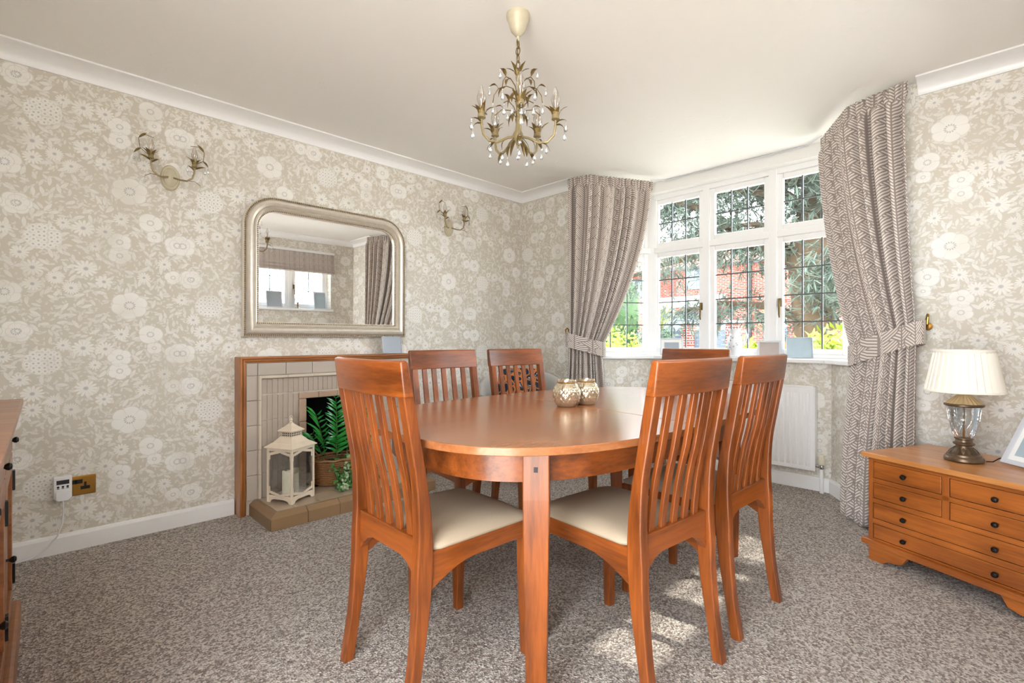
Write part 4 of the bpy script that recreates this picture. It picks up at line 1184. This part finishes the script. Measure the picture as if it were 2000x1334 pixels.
# mercury glass pots
def pot(loc, r, hgt, label):
    t_ = thing('glass_pot', label, 'candle holder', loc)
    N, K = 96, 44; vs = []; fs = []
    pr = [(0, .60), (.04, .70), (.16, .86), (.34, .98), (.48, 1.0), (.64, .95), (.78, .82), (.86, .70), (.89, .66)]
    for j in range(K+1):
        z = .89*j/K; rr = spline(pr, z)
        for k in range(N):
            a = 2*math.pi*k/N; fade = min(1, z/.08, (.89-z)/.08)
            q = min(abs(math.sin(a*8+z*11)), abs(math.sin(a*8-z*11)))
            vs.append((r*rr*(1-.075*fade*(1-q)**3)*math.cos(a), r*rr*(1-.075*fade*(1-q)**3)*math.sin(a), hgt*z))
    fs = [(j*N+k, j*N+(k+1) % N, (j+1)*N+(k+1) % N, (j+1)*N+k) for j in range(K) for k in range(N)]
    fs.append(tuple(reversed(range(N))))
    MB().add(vs, fs).build('cut_glass_bowl', 'mercury_glass', t_, smooth='all')
    MB().lathe([(r*.62, hgt*.87), (r*.68, hgt*.90), (r*.70, hgt*.96), (r*.68, hgt), (r*.62, hgt), (r*.60, hgt*.92), (r*.55, hgt*.5), (r*.02, hgt*.45)], 28, cap=False).build('rim', 'mercury_glass', t_, smooth=True)
    MB().tube([(r*.68*math.cos(a), r*.68*math.sin(a), hgt*.90) for a in [2*math.pi*k/28 for k in range(29)]], .0016, 6).build('wire_collar', 'brass', t_)
    MB().tube([(-r*.62, -r*.3, hgt*.9), (-r*.9, -r*.42, hgt*.94), (-r*1.0, -r*.48, hgt*.80), (-r*1.02, -r*.45, hgt*.66)], .0014, 6).build('wire_loop', 'brass', t_)
pot((1.645, 1.330, TZ), .060, .112, 'cut mercury glass pot with wire collar, nearer the table end by the fireplace')
pot((1.765, 1.316, TZ), .055, .110, 'cut mercury glass pot with wire collar, closer to the table seam and bay window')

# ---------------------------------------------------------------- chest of drawers, lamp, frame
ca_ = R(-115)
cdir = Vector((math.cos(ca_), math.sin(ca_)))
chest = thing('drawer_chest', 'low wooden chest of drawers with black knobs standing across the corner', 'chest of drawers', (2.833, .508, 0), ca_)
# local x along the front (left to right), local y is backwards (towards the wall): rotate so that +y = away from the camera side
CWT, CDT = .705, .485
def cp(x0, x1, y0, y1, z0, z1, name, mat, parent=None, **k):
    return MB().box(x0, x1, y0, y1, z0, z1).build(name, mat, parent or chest, **k)
ov = .022
cp(0, CWT, 0, CDT, .481, .503, 'top', 'chest_top', bevel=.003)
bx0, bx1, by0, by1 = ov, CWT-ov, ov, CDT-.005
cp(bx0, bx0+.02, by0, by1, .10, .481, 'side_panel', 'chest_z', bevel=.001); cp(bx1-.02, bx1, by0, by1, .10, .481, 'side_panel', 'chest_z', bevel=.001)
cp(bx0+.02, bx1-.02, by1-.012, by1, .10, .481, 'back_panel', 'chest_x'); cp(bx0+.02, bx1-.02, by0+.022, by0+.026, .105, .478, 'gap_shade_sheet', 'dark_peg')  # added dark sheet behind the drawers, painted shade for their gaps
rows_ = [(.388, .461), (.294, .364), (.200, .269), (.108, .172)]
xm = (bx0+bx1)/2 - .018
fz = [.10, .108, .172, .200, .269, .294, .364, .388, .461, .481]
for z0, z1 in ((.10, .106), (.174, .198), (.271, .292), (.366, .386), (.463, .481)): cp(bx0+.02, bx1-.02, by0, by0+.02, z0, z1, 'front_rail', 'chest_x', bevel=.001)
cp(xm-.013, xm+.013, by0, by0+.02, .292, .463, 'mid_stile', 'chest_z', bevel=.001)
def drawer(x0, x1, z0, z1, knobs):
    d = MB().box(x0, x1, by0+.001, by0+.018, z0, z1).build('drawer', 'chest_x', chest, bevel=.002)
    for kx in knobs:
        k = MB().lathe([(.004, 0), (.0045, .008), (.010, .014), (.0115, .020), (.009, .026), (.001, .029)], 16, Matrix.Translation((kx, by0+.001, (z0+z1)/2)) @ Matrix.Rotation(R(90), 4, 'X')).build('knob', 'black_metal', d, smooth=True)
for z0, z1 in rows_[:2]:
    drawer(bx0+.023, xm-.016, z0, z1, [(bx0+.023+xm-.016)/2]); drawer(xm+.016, bx1-.023, z0, z1, [(xm+.016+bx1-.023)/2])
for z0, z1 in rows_[2:]: drawer(bx0+.023, bx1-.023, z0, z1, [(bx0+.023+xm-.016)/2, (xm+.016+bx1-.023)/2])
cp(0, CWT, -.0, CDT, .072, .10, 'plinth_shelf', 'chest_x', bevel=.006)
def bracket(x0, s):
    L = .17; pts = [(0, 0), (.06*1.0, 0), (.085, .016), (.115, .020), (.145, .030), (L, .072), (0, .072)]
    m = MB(); m.prism([(x0+s*a, b) for a, b in pts], by0-.002, by0+.018, lambda a, b, h: (a, h, b)); m.build('bracket_foot', 'chest_x', chest, bevel=.002)
    m = MB(); m.prism([(by0+.0+a, b) for a, b in pts], x0, x0+s*.018, lambda a, b, h: (h, a, b)); m.build('bracket_foot', 'chest_x', chest, bevel=.002)
    cp(min(x0, x0+s*.03), max(x0, x0+s*.03), by1-.03, by1, 0, .072, 'rear_foot', 'chest_z')
bracket(bx0+.002, 1); bracket(bx1-.002, -1)

lp = thing('table_lamp', 'glass urn table lamp with pleated white shade on the chest', 'lamp', (2.925, .150, .5035))
MB().lathe([(.064, 0), (.068, .004), (.068, .012), (.064, .020), (.060, .022), (.058, .030), (.048, .036), (.034, .046), (.027, .062), (.028, .068), (.036, .072), (.037, .078), (.030, .083), (.028, .092), (.033, .096), (.033, .100)], 40).build('base', 'pewter', lp, smooth=True)
m = MB()
for k in range(16):
    a = 2*math.pi*k/16; m.leaf((.052*math.cos(a), .052*math.sin(a), .034), (.030*math.cos(a), .030*math.sin(a), .060), (math.cos(a), math.sin(a), .6), .012, .003, .001)
m.build('base_fluting', 'pewter', lp)
N = 48; m = MB(); pr = [(.030, .100), (.036, .112), (.044, .140), (.050, .175), (.054, .215), (.061, .240)]
m.lathe(pr, 48, cap=False); m.lathe([(r-.004, z+.002) for r, z in pr], 48, cap=False)
gu = m.build('glass_urn', 'crystal', lp, smooth=True)
m = MB()
for k in range(12):
    a0 = 2*math.pi*k/12
    for s in (-1, 1):
        m.tube([((.037+.0115*f)*math.cos(a0+s*f*.5), (.037+.0115*f)*math.sin(a0+s*f*.5), .114+.055*f) for f in (0, .33, .66, 1)], .0012, 4)
    m.tube([((.051+.005*f)*math.cos(a0), (.051+.005*f)*math.sin(a0), .178+.05*f) for f in (0, .5, 1)], .0016, 4)
m.build('cut_pattern', 'crystal', gu)
MB().tube([(0, 0, .10), (0, 0, .30)], .004, 8).build('stem', 'brass', lp)
m = MB(); m.lathe([(.064, .238), (.068, .242), (.068, .247), (.062, .250)], 40); m.build('rim_band', 'pewter', lp, smooth=True)
m = MB(); vs = []; fs = []; NN = 72
capp = [(.060, .250), (.052, .260), (.036, .274), (.024, .286), (.018, .290), (.012, .292)]
for j, (r, z) in enumerate(capp):
    for k in range(NN): 
        a = 2*math.pi*k/NN; q = 1+.045*math.cos(a*24); vs.append((r*q*math.cos(a), r*q*math.sin(a), z))
fs = [(j*NN+k, j*NN+(k+1) % NN, (j+1)*NN+(k+1) % NN, (j+1)*NN+k) for j in range(len(capp)-1) for k in range(NN)]
m.add(vs, fs); m.build('fluted_cap', 'lamp_gold', lp, smooth=True)
MB().tube([(0, 0, .288), (0, 0, .36)], .007, 8).build('bulb_holder', 'brass', lp)
bb = bulb(lp, (0, 0, .36), 1.2)
# pleated oval-bottomed shade
m = MB(); vs = []; fs = []; NN = 192
rows_s = [(.129, .302), (.1295, .306), (.119, .36), (.108, .42), (.098, .476), (.098, .480)]
for j, (r, z) in enumerate(rows_s):
    for k in range(NN):
        a = 2*math.pi*k/NN; f = (k % 6)/6; q = r+.004*(f-.5); vs.append((q*math.cos(a)*1.04, q*math.sin(a)*1.04, z))
fs = [(j*NN+k, j*NN+(k+1) % NN, (j+1)*NN+(k+1) % NN, (j+1)*NN+k) for j in range(len(rows_s)-1) for k in range(NN)]
m.add(vs, fs); sh = m.build('shade', 'shade_white', lp); md = sh.modifiers.new('thickness', 'SOLIDIFY'); md.thickness = .0015
MB().lathe([(.102, .470), (.105, .474), (.105, .482), (.100, .484), (.098, .478)], 64, cap=False).build('top_binding', 'shade_white', sh, smooth=True)
MB().lathe([(.132, .299), (.137, .301), (.137, .308), (.133, .309)], 64, cap=False).build('bottom_binding', 'shade_white', sh, smooth=True)
m = MB()
for k in range(3):
    a = R(120*k+15); m.tube([(.006*math.cos(a), .006*math.sin(a), .352), (.099*math.cos(a), .099*math.sin(a), .468)], .0012, 5)
m.build('shade_carrier', 'brass', lp)
cl = MB().tube([(2.945, .080, .508), (2.958, .06, .508), (2.985, .04, .522), (3.0, .0, .530), (2.985, -.05, .512), (2.96, -.10, .507)], .0025, 6).build('lamp_cord', 'black_metal', smooth=True)
tag(cl, 'dark cord trailing across the chest top from the table lamp', 'cord')
# large leaning photo frame
mount_mat = 'photo_blue'
f_ = small_frame('photo_frame', 'large white photo frame leaning back on the chest beside the lamp', (2.90, -.03, .5045), R(-135), .20, .25, 'grey_frame', 'mount_white', R(28), .020, mount=.022)

# ---------------------------------------------------------------- window sill ornaments
sz = ZS+.0005
mount_mat = 'photo_grey'
small_frame('photo_frame', 'silver photo frame with white mount on the bay sill behind a chair', (3.90, 2.02, sz), R(-55), .19, .145, 'grey_frame', 'mount_white', R(10), .012, mount=.024)
small_frame('photo_frame', 'small white photo frame on the bay sill beside the jug', (3.91, 1.26, sz), R(-72), .155, .125, 'grey_frame', 'photo_pink', R(16), .014)
small_frame('photo_frame', 'frameless pale blue photo block on the bay sill by the curtain', (3.90, 1.055, sz), R(-68), .165, .15, 'grey_frame', 'photo_blue', R(14), .004)
jg = thing('ceramic_jug', 'white ceramic jug with moulded flowers on the bay window sill', 'jug', (3.90, 1.505, sz))
MB().lathe([(.034, 0), (.040, .004), (.036, .012), (.046, .04), (.056, .075), (.058, .10), (.050, .135), (.036, .165), (.034, .185), (.042, .205), (.046, .212), (.043, .212), (.032, .187), (.033, .165), (.04, .12)], 32, cap=False).build('body', 'ceramic', jg, smooth=True)
MB().tube([(.01, -.036, .195), (.01, -.075, .20), (.012, -.088, .16), (.01, -.075, .115), (.008, -.055, .09)], [.006, .008, .008, .007, .006], 8).build('handle', 'ceramic', jg, smooth=True)
MB().leaf((-.02, .025, .195), (-.045, .055, .222), (0, 0, 1), .04, -.006, .003).build('spout', 'ceramic', jg, smooth=True)
m = MB(); rg = random.Random(4)
for k in range(26):
    a = rg.uniform(R(120), R(300)); z = rg.uniform(.07, .16); r = .056 if z < .12 else .045; c = Vector((r*math.cos(a), r*math.sin(a), z))
    m.leaf(c, c+Vector((rg.uniform(-.012, .012), rg.uniform(-.012, .012), rg.uniform(-.012, .016))), (math.cos(a), math.sin(a), 0), .012, .003, .001, 3)
m.build('moulded_flowers', 'photo_grey', jg)

# ---------------------------------------------------------------- radiator
rd = thing('radiator', 'white panel radiator with valve under the bay window', 'radiator', (BX-.06, 1.45, .14))
RY0, RY1, RZ0, RZ1 = -.50, .50, 0, .565
MB().box(0, .012, RY0, RY1, RZ0, RZ1).build('panel', 'white_paint', rd, bevel=.004)
m = MB(); nfl = 24
for k in range(nfl):
    y = lerp(RY0+.035, RY1-.035, k/(nfl-1)); w = .013
    m.loft([[(0, y-w, z), (-.009*s_, y-w*.6, z), (-.009*s_, y+w*.6, z), (0, y+w, z)] for z, s_ in ((.03, .1), (.05, 1), (RZ1-.06, 1), (RZ1-.04, .1))])
m.build('flute', 'white_paint', rd, smooth=True)
m = MB().box(-.004, .05, RY0-.002, RY1+.002, RZ1, RZ1+.010)
m.build('top_grille', 'white_paint', rd, bevel=.002)
MB().box(-.004, .05, RY0-.010, RY0, RZ0, RZ1+.005).build('end_panel', 'white_paint', rd, bevel=.002); MB().box(-.004, .05, RY1, RY1+.010, RZ0, RZ1+.005).build('end_panel', 'white_paint', rd, bevel=.002)
MB().box(.045, .0595, RY0+.1, RY0+.14, .1, .5).box(.045, .0595, RY1-.14, RY1-.1, .1, .5).build('bracket', 'white_paint', rd)
yv = RY0-.045
MB().lathe([(.012, -.14), (.012, .02)], 12, Matrix.Translation((.01, yv, 0))).build('pipe', 'white_paint', rd, smooth=True)
MB().lathe([(.011, 0), (.014, .004), (.014, .022), (.011, .028)], 12, Matrix.Translation((.01, yv, .02))).tube([(.01, yv, .035), (.01, RY0-.005, .035)], .009, 10).build('valve_body', 'chrome', rd, smooth=True)
m = MB(); vs = []; NN = 32
pr = [(.016, .05), (.0175, .055), (.0175, .095), (.0165, .11), (.012, .116)]
for r, z in pr:
    for k in range(NN): q = r*(1 if k % 4 < 2 or z < .06 or z > .112 else .90); a = 2*math.pi*k/NN; vs.append((.01+q*math.cos(a), yv+q*math.sin(a), z))
m.add(vs, [(j*NN+k, j*NN+(k+1) % NN, (j+1)*NN+(k+1) % NN, (j+1)*NN+k) for j in range(len(pr)-1) for k in range(NN)]+[tuple(range(4*NN, 5*NN))]); m.build('valve_head', 'plastic_cream', rd)

# ---------------------------------------------------------------- armchair and cushion
ac = thing('armchair', 'pale grey upholstered tub armchair in the room corner', 'armchair', (2.80, 2.72, 0), R(-45.0))
# local: front faces -y
def tub():
    m = MB(); secs = []; n = 36
    for i in range(n+1):
        a = lerp(R(-35), R(215), i/n); ca2, sa2 = math.cos(a), math.sin(a)
        sc = 1.0; ro, ri = .36, .285; top = lerp(.60, .775, max(0, math.sin(a))**.35)
        pt = lambda r, z: (r*ca2*.98, r*sa2*.9, z)
        secs.append([pt(ri+.01, .12), pt(ro-.02, .12), pt(ro, .40), pt(ro, top-.05), pt(ro-.018, top-.01), pt((ro+ri)/2, top), pt(ri+.018, top-.01), pt(ri, top-.05)])
    return m.loft(secs)
tub().build('tub_back', 'arm_fabric', ac, smooth=True)
m = MB(); m.prism([(.30*math.cos(a)*1.0, .29*math.sin(a) if math.sin(a) > 0 else .36*math.sin(a)) for a in [2*math.pi*k/40 for k in range(40)]], .14, .32); m.build('seat_base', 'arm_fabric', ac, bevel=.01)
m = MB(); m.prism([(.28*math.cos(a), .27*math.sin(a) if math.sin(a) > 0 else .36*math.sin(a)) for a in [2*math.pi*k/40 for k in range(40)]], .322, .44); m.build('seat_cushion', 'arm_fabric', ac, bevel=.03, seg=4)
for x, y in ((-.22, -.24), (.22, -.24), (-.2, .2), (.2, .2)):
    o = MB().lathe([(.014, 0), (.020, .14)], 12).build('leg', 'cherry_z', ac, smooth=True); o.location = (x, y, 0)
cs = thing('cushion', 'navy patterned cushion with orange lattice on the grey armchair', 'cushion', (2.74, 2.66, .45), R(-45))
n = 12; vs = []
for s in (-1, 1):
    for j in range(n+1):
        for i in range(n+1):
            u, v = i/n*2-1, j/n*2-1; pin = 1-.06*(u*u*v*v); e = max(0, (1-u**4)*(1-v**4))**.5
            vs.append((u*.185*pin, s*.055*e, .187+v*.185*pin))
nn = n+1; fs = []
for s in (0, 1):
    fs += [(s*nn*nn+j*nn+i, s*nn*nn+j*nn+i+1, s*nn*nn+(j+1)*nn+i+1, s*nn*nn+(j+1)*nn+i) for j in range(n) for i in range(n)]
co = MB().add(vs, fs).build('cover', 'cushion_pattern', cs, smooth='all'); co.rotation_euler = (R(-14), 0, 0)

# ---------------------------------------------------------------- sideboard beside the camera
sb = thing('sideboard', 'wooden sideboard with black knobs and hinges against the back wall', 'sideboard', (0.010, 2.54, 0), R(-91.4))
# local x runs towards the camera (world -Y), local y = -X world?  (rz=-90: local x -> -Y, local y -> +X)
SL, SD, SZ = 1.45, .40, .815
def sp_(x0, x1, y0, y1, z0, z1, name, mat='sideboard_wood', parent=None, **k): return MB().box(x0, x1, y0, y1, z0, z1).build(name, mat, parent or sb, **k)
sp_(-.02, SL+.02, -SD, 0, SZ-.022, SZ, 'top', bevel=.004)
sp_(0, SL, -SD, -.045, .08, SZ-.022, 'carcass', bevel=.002)
sp_(-.02, SL+.02, -SD, -.005, 0, .085, 'plinth', bevel=.012)
nb = 3
for k in range(nb):
    x0, x1 = lerp(.02, SL-.02, k/nb)+.006, lerp(.02, SL-.02, (k+1)/nb)-.006
    d = sp_(x0, x1, -.045, -.027, .64, .775, 'drawer', bevel=.002)
    for kx in ((x0+x1)/2,):
        MB().lathe([(.004, 0), (.004, .006), (.009, .012), (.010, .017), (.006, .022), (.001, .023)], 14, Matrix.Translation((kx, -.027, .705)) @ Matrix.Rotation(R(-90), 4, 'X')).build('knob', 'black_metal', d, smooth=True)
    m = MB(); b = .06
    m.box(x0, x0+b, -.045, -.027, .10, .63).box(x1-b, x1, -.045, -.027, .10, .63).box(x0+b, x1-b, -.045, -.027, .10, .16).box(x0+b, x1-b, -.045, -.027, .57, .63).box(x0+b, x1-b, -.045, -.036, .16, .57)
    d = m.build('door', 'sideboard_wood', sb, bevel=.002)
    MB().lathe([(.004, 0), (.004, .006), (.009, .012), (.010, .017), (.006, .022), (.001, .023)], 14, Matrix.Translation((x1-.03, -.027, .38)) @ Matrix.Rotation(R(-90), 4, 'X')).build('knob', 'black_metal', d, smooth=True)
    for zz in (.20, .53): MB().box(x0-.014, x0+.012, -.030, -.020, zz-.035, zz+.035).build('hinge', 'black_metal', d, bevel=.001)

# ---------------------------------------------------------------- outdoors
gm_ = MB().box(-30, 60, -40, 50, -.6, -.45).build('ground', 'bounce_paving'); struct(gm_)
def foliage(name, n, centre, ext, leaf, mat, parent, seed, up=.2, shape=None):
    rg = random.Random(seed); vs = []; fs = []
    for _ in range(n):
        while True:
            p = Vector((rg.uniform(-1, 1), rg.uniform(-1, 1), rg.uniform(-1, 1)))
            if p.length <= 1: break
        if p.length < .6: p = p.normalized()*rg.uniform(.6, 1)
        c = Vector((centre[0]+p.x*ext[0], centre[1]+p.y*ext[1], centre[2]+p.z*ext[2]))
        d = Vector((rg.uniform(-1, 1), rg.uniform(-1, 1), rg.uniform(-.6, 1)+up)).normalized()*leaf*rg.uniform(.6, 1.3)
        s = d.orthogonal().normalized()*leaf*.28; b = d.cross(s).normalized()*leaf*.10
        o = len(vs); vs += [c, c+d*.5+s+b, c+d, c+d*.5-s+b]; fs += [(o, o+1, o+2, o+3)]
    m = MB(); m.add(vs, fs); return m
def bush(name, label, loc, ext, n, leaf, mat, seed, cat='bush', group=None):
    t_ = thing(name, label, cat, (loc[0], loc[1], -.45), 0, group)
    zc = .45+loc[2]
    MB().tube([(0, 0, 0), (.03, .02, zc*.6), (0, .05, zc)], [.05, .04, .02], 8).build('stem', 'bark', t_)
    foliage(name, n, (0, 0, zc), ext, leaf, mat, t_, seed).build('foliage', mat, t_, kind='stuff')
    core = MB().sphere((0, 0, zc), 1, 12, 8); o = core.build('inner_foliage', mat, t_, smooth='all'); o.scale = [e*.86 for e in ext]; o.location = (0, 0, zc*(1-.86))
    return t_
bush('golden_hedge', 'golden green hedge bush just outside the bay, beside the tree trunk', (6.4, 1.35, .50), (.5, .62, .66), 1500, .11, 'hedge_leaf', 1)
bush('golden_hedge', 'golden green hedge bush outside the bay behind the jug', (6.9, 2.55, .42), (.42, .36, .60), 900, .11, 'hedge_leaf', 2)
bush('golden_hedge', 'golden green shrub outside the angled side of the bay', (6.6, 4.5, .46), (.6, .80, .80), 1500, .11, 'hedge_leaf', 3)
bush('laurel_shrub', 'dark green shrub behind the golden shrub outside the angled bay side', (13.0, 8.75, 1.0), (.85, 1.05, 1.75), 2600, .13, 'shrub_leaf', 4)
bush('laurel_shrub', 'dark round shrub at the foot of the brick piers', (13.6, 7.25, .55), (.5, .42, .85), 1000, .12, 'shrub_leaf', 6)
# cedar tree
ct = thing('cedar_tree', 'big blue-green cedar tree with leaning trunk outside the window', 'tree', (9.6, 2.35, -.45))
MB().tube([(0, 0, 0), (.05, -.05, 1.0), (.0, .05, 1.9), (-.1, .10, 2.8), (.1, .0, 4.0), (.1, -.1, 6.5)], [.42, .34, .30, .30, .26, .15], 12).build('trunk', 'bark', ct, smooth=True)
brs = [([(0, .05, 2.7), (-.3, .9, 3.2), (-.6, 1.7, 3.9), (-.8, 2.6, 4.3)], .13), ([(0, 0, 2.2), (-.7, -.5, 2.5), (-1.2, -.8, 2.7)], .12), ([(0, .1, 1.8), (.1, .8, 2.1), (0, 1.7, 2.2), (-.1, 2.5, 2.0)], .09),
       ([(0, 0, 3.4), (-.6, -.7, 3.9), (-1.1, -1.2, 4.0)], .10), ([(0, 0, 3.6), (-.2, .9, 4.4), (-.4, 1.6, 5.0)], .11), ([(0, 0, 2.0), (.3, -.8, 2.2), (.4, -1.6, 2.1)], .09), ([(0, .1, 3.0), (.2, 1.4, 3.3), (.3, 3.0, 3.1), (.2, 4.2, 2.8)], .10), ([(0, 0, 4.2), (-.3, 1.8, 4.3), (-.2, 3.6, 3.9), (0, 5.0, 3.5)], .10), ([(0, 0, 4.6), (-.8, .2, 4.7), (-1.5, .6, 4.6)], .09), ([(0, 0, 3.8), (-.5, 1.2, 4.2), (-.6, 2.4, 4.4), (-.4, 3.4, 4.2)], .08), ([(0, 0, 4.4), (-.4, .8, 4.8), (-.5, 1.8, 5.0), (-.3, 3.0, 4.9)], .08), ([(0, .1, 3.3), (-.5, .8, 3.5), (-.7, 1.6, 3.5), (-.8, 2.2, 3.3)], .06), ([(0, 0, 3.9), (-.5, -.5, 4.3), (-.9, -.8, 4.6)], .07)]
rg = random.Random(9)
for pts, r in brs:
    n_ = len(pts); b_ = MB().tube(pts, [r*(1-.7*i/(n_-1)) for i in range(n_)], 8).build('branch', 'bark', ct, smooth=True)
    lm = MB()
    for i in range(620):
        f = rg.uniform(.12, 1.05)*(n_-1); a = int(min(f, n_-2)); g = f-a
        p = Vector(pts[a]).lerp(Vector(pts[a+1]), g)+Vector((rg.gauss(0, .28), rg.gauss(0, .30), rg.gauss(-.12, .20)))
        d = Vector((rg.uniform(-1, 1), rg.uniform(-1, 1), rg.uniform(-1.0, .2))).normalized()*rg.uniform(.10, .24)
        for q in range(3):
            e = (d+Vector((rg.uniform(-.07, .07), rg.uniform(-.07, .07), rg.uniform(-.07, .07))))
            lm.leaf(p, p+e, (0, 0, 1), .028, .0, .004, 2)
    lm.build('needle_sprays', 'needles', b_, kind='stuff')
# house opposite
hs = thing('brick_house', 'red brick house with pale tiled roof and grey windows opposite', 'house', (22, 11, -.45))
def uvh(co, n): return (co.y if abs(n.x) > .5 else co.x, co.z)
def hp(x0, x1, y0, y1, z0, z1, name, mat, parent=None, **k):
    o = MB().box(x0-22, x1-22, y0-11, y1-11, z0+.45, z1+.45).build(name, mat, parent or hs, **k); return o
hp(22, 28, 5.2, 11.2, -.45, 4.35, 'wall', 'red_brick', uvf=uvh); hp(23, 28, 11.2, 17, -.45, 4.35, 'wall', 'red_brick', uvf=uvh)
hp(21.85, 22.05, 8.8, 12.4, 2.55, 3.05, 'fascia', 'render_white'); hp(22.95, 23.05, 11.2, 17, 2.4, 2.75, 'fascia', 'render_white')
m = MB(); m.prism([(21.6-22, 4.8), (28.4-22, 4.8), (25-22, 6.9)], 5.0-11, 17.3-11, lambda a, b, h_: (a, h_, b)); m.build('roof', 'roof_tile', hs)
hp(21.7, 21.8, 5.0, 11.4, 4.28, 4.42, 'gutter', 'slate_paint')
def hwin(y0, y1, z0, z1, x=22):
    w_ = hp(x-.06, x+.05, y0, y1, z0, z1, 'window', 'slate_paint')
    n_ = 2
    for k in range(n_):
        a, b = lerp(y0, y1, k/n_)+.07, lerp(y0, y1, (k+1)/n_)-.07
        MB().box(x-.075-22, x-.06-22, a-11, b-11, z0+.45+.08, z1+.45-.08).build('pane', 'dark_glass', w_)
hwin(9.5, 10.7, 3.35, 4.28); hwin(6.4, 7.3, .2, 2.1); hwin(8.6, 9.6, .4, 2.2)
hwin(13.0, 14.2, 3.2, 4.2, 23)
hp(21.9, 22.1, 10.0, 12.4, -.45, 2.3, 'garage_door', 'slate_paint')
hp(21.88, 21.96, 7.75, 7.86, -.4, 4.3, 'downpipe', 'black_metal')
# front boundary: brick piers, slatted panels, plants
def pier(y, label):
    t_ = thing('brick_pier', label, 'pier', (14.6, y, -.45))
    MB().box(-.17, .17, -.17, .17, 0, 1.95).build('shaft', 'pier_brick', t_, uvf=lambda co, n: (co.y if abs(n.x) > .5 else co.x, co.z)); MB().box(-.21, .21, -.21, .21, 1.95, 2.03).build('coping', 'render_white', t_, bevel=.01)
pier(7.0, 'brick gate pier with pale coping beside the dark round shrub'); pier(5.65, 'brick gate pier with pale coping beside the timber fence')
def slat_fence(y0, y1, label):
    t_ = thing('slat_fence', label, 'fence', (14.6, (y0+y1)/2, -.45)); L = (y1-y0)/2
    MB().box(-.02, .02, -L, -L+.06, 0, 1.75).build('post', 'slate_paint', t_); MB().box(-.02, .02, L-.06, L, 0, 1.75).build('post', 'slate_paint', t_)
    MB().box(-.02, .02, -L, L, 0, .75).build('dwarf_wall', 'pier_brick', t_, uvf=lambda co, n: (co.y, co.z))
    f0 = MB().box(-.012, .012, -L+.06, L-.06, 0, .125).build('slat', 'slate_paint', t_); f0.location = (0, 0, .80)
    for k in range(1, 7): share(f0, t_, (0, 0, .80+k*.138))
slat_fence(5.84, 6.82, 'grey slatted fence panel between the two brick piers'); slat_fence(7.2, 8.9, 'grey slatted fence panel beyond the dark round shrub')
tf = thing('timber_fence', 'orange timber fence behind the cedar trunk', 'fence', (15.0, 4.1, -.45))
b0 = MB().box(-.012, .012, -.07, .07, 0, 1.42).build('board', 'fence_timber', tf); b0.location = (0, -1.3, 0)
for k in range(1, 18): share(b0, tf, (0, -1.3+k*.152, 0))
MB().box(.012, .05, -1.35, 1.4, .3, .4).box(.012, .05, -1.35, 1.4, 1.1, 1.2).build('rail', 'fence_timber', tf)
def cordyline(loc, mat, label, seed, s=1.0):
    t_ = thing('cordyline', label, 'plant', loc); rg = random.Random(seed)
    MB().tube([(0, 0, 0), (.02, 0, .6*s), (0, 0, 1.3*s)], [.06*s, .05*s, .05*s], 8).build('stem', 'bark', t_)
    for k in range(44):
        a = rg.uniform(0, 6.28); e = rg.uniform(.1, 1.3); d = Vector((math.cos(a)*math.cos(e), math.sin(a)*math.cos(e), math.sin(e)))*.75*s
        o = MB().leaf((0, 0, 1.28*s), Vector((0, 0, 1.28*s))+d, (0, 0, 1) if e < 1.2 else (1, 0, 0), .05*s, .06*s, .003).build('leaf_blade', mat, t_)
cordyline((16.4, 8.9, -.45), 'cordyline_green', 'green spiky cordyline behind the slatted fence', 1, 1.5)
cordyline((18.2, 7.6, -.45), 'cordyline_red', 'red spiky cordyline between the brick piers and house', 2, 1.6)
cordyline((18.6, 5.9, -.45), 'cordyline_green', 'yellow green spiky cordyline behind the fence between the piers', 3, 1.4)
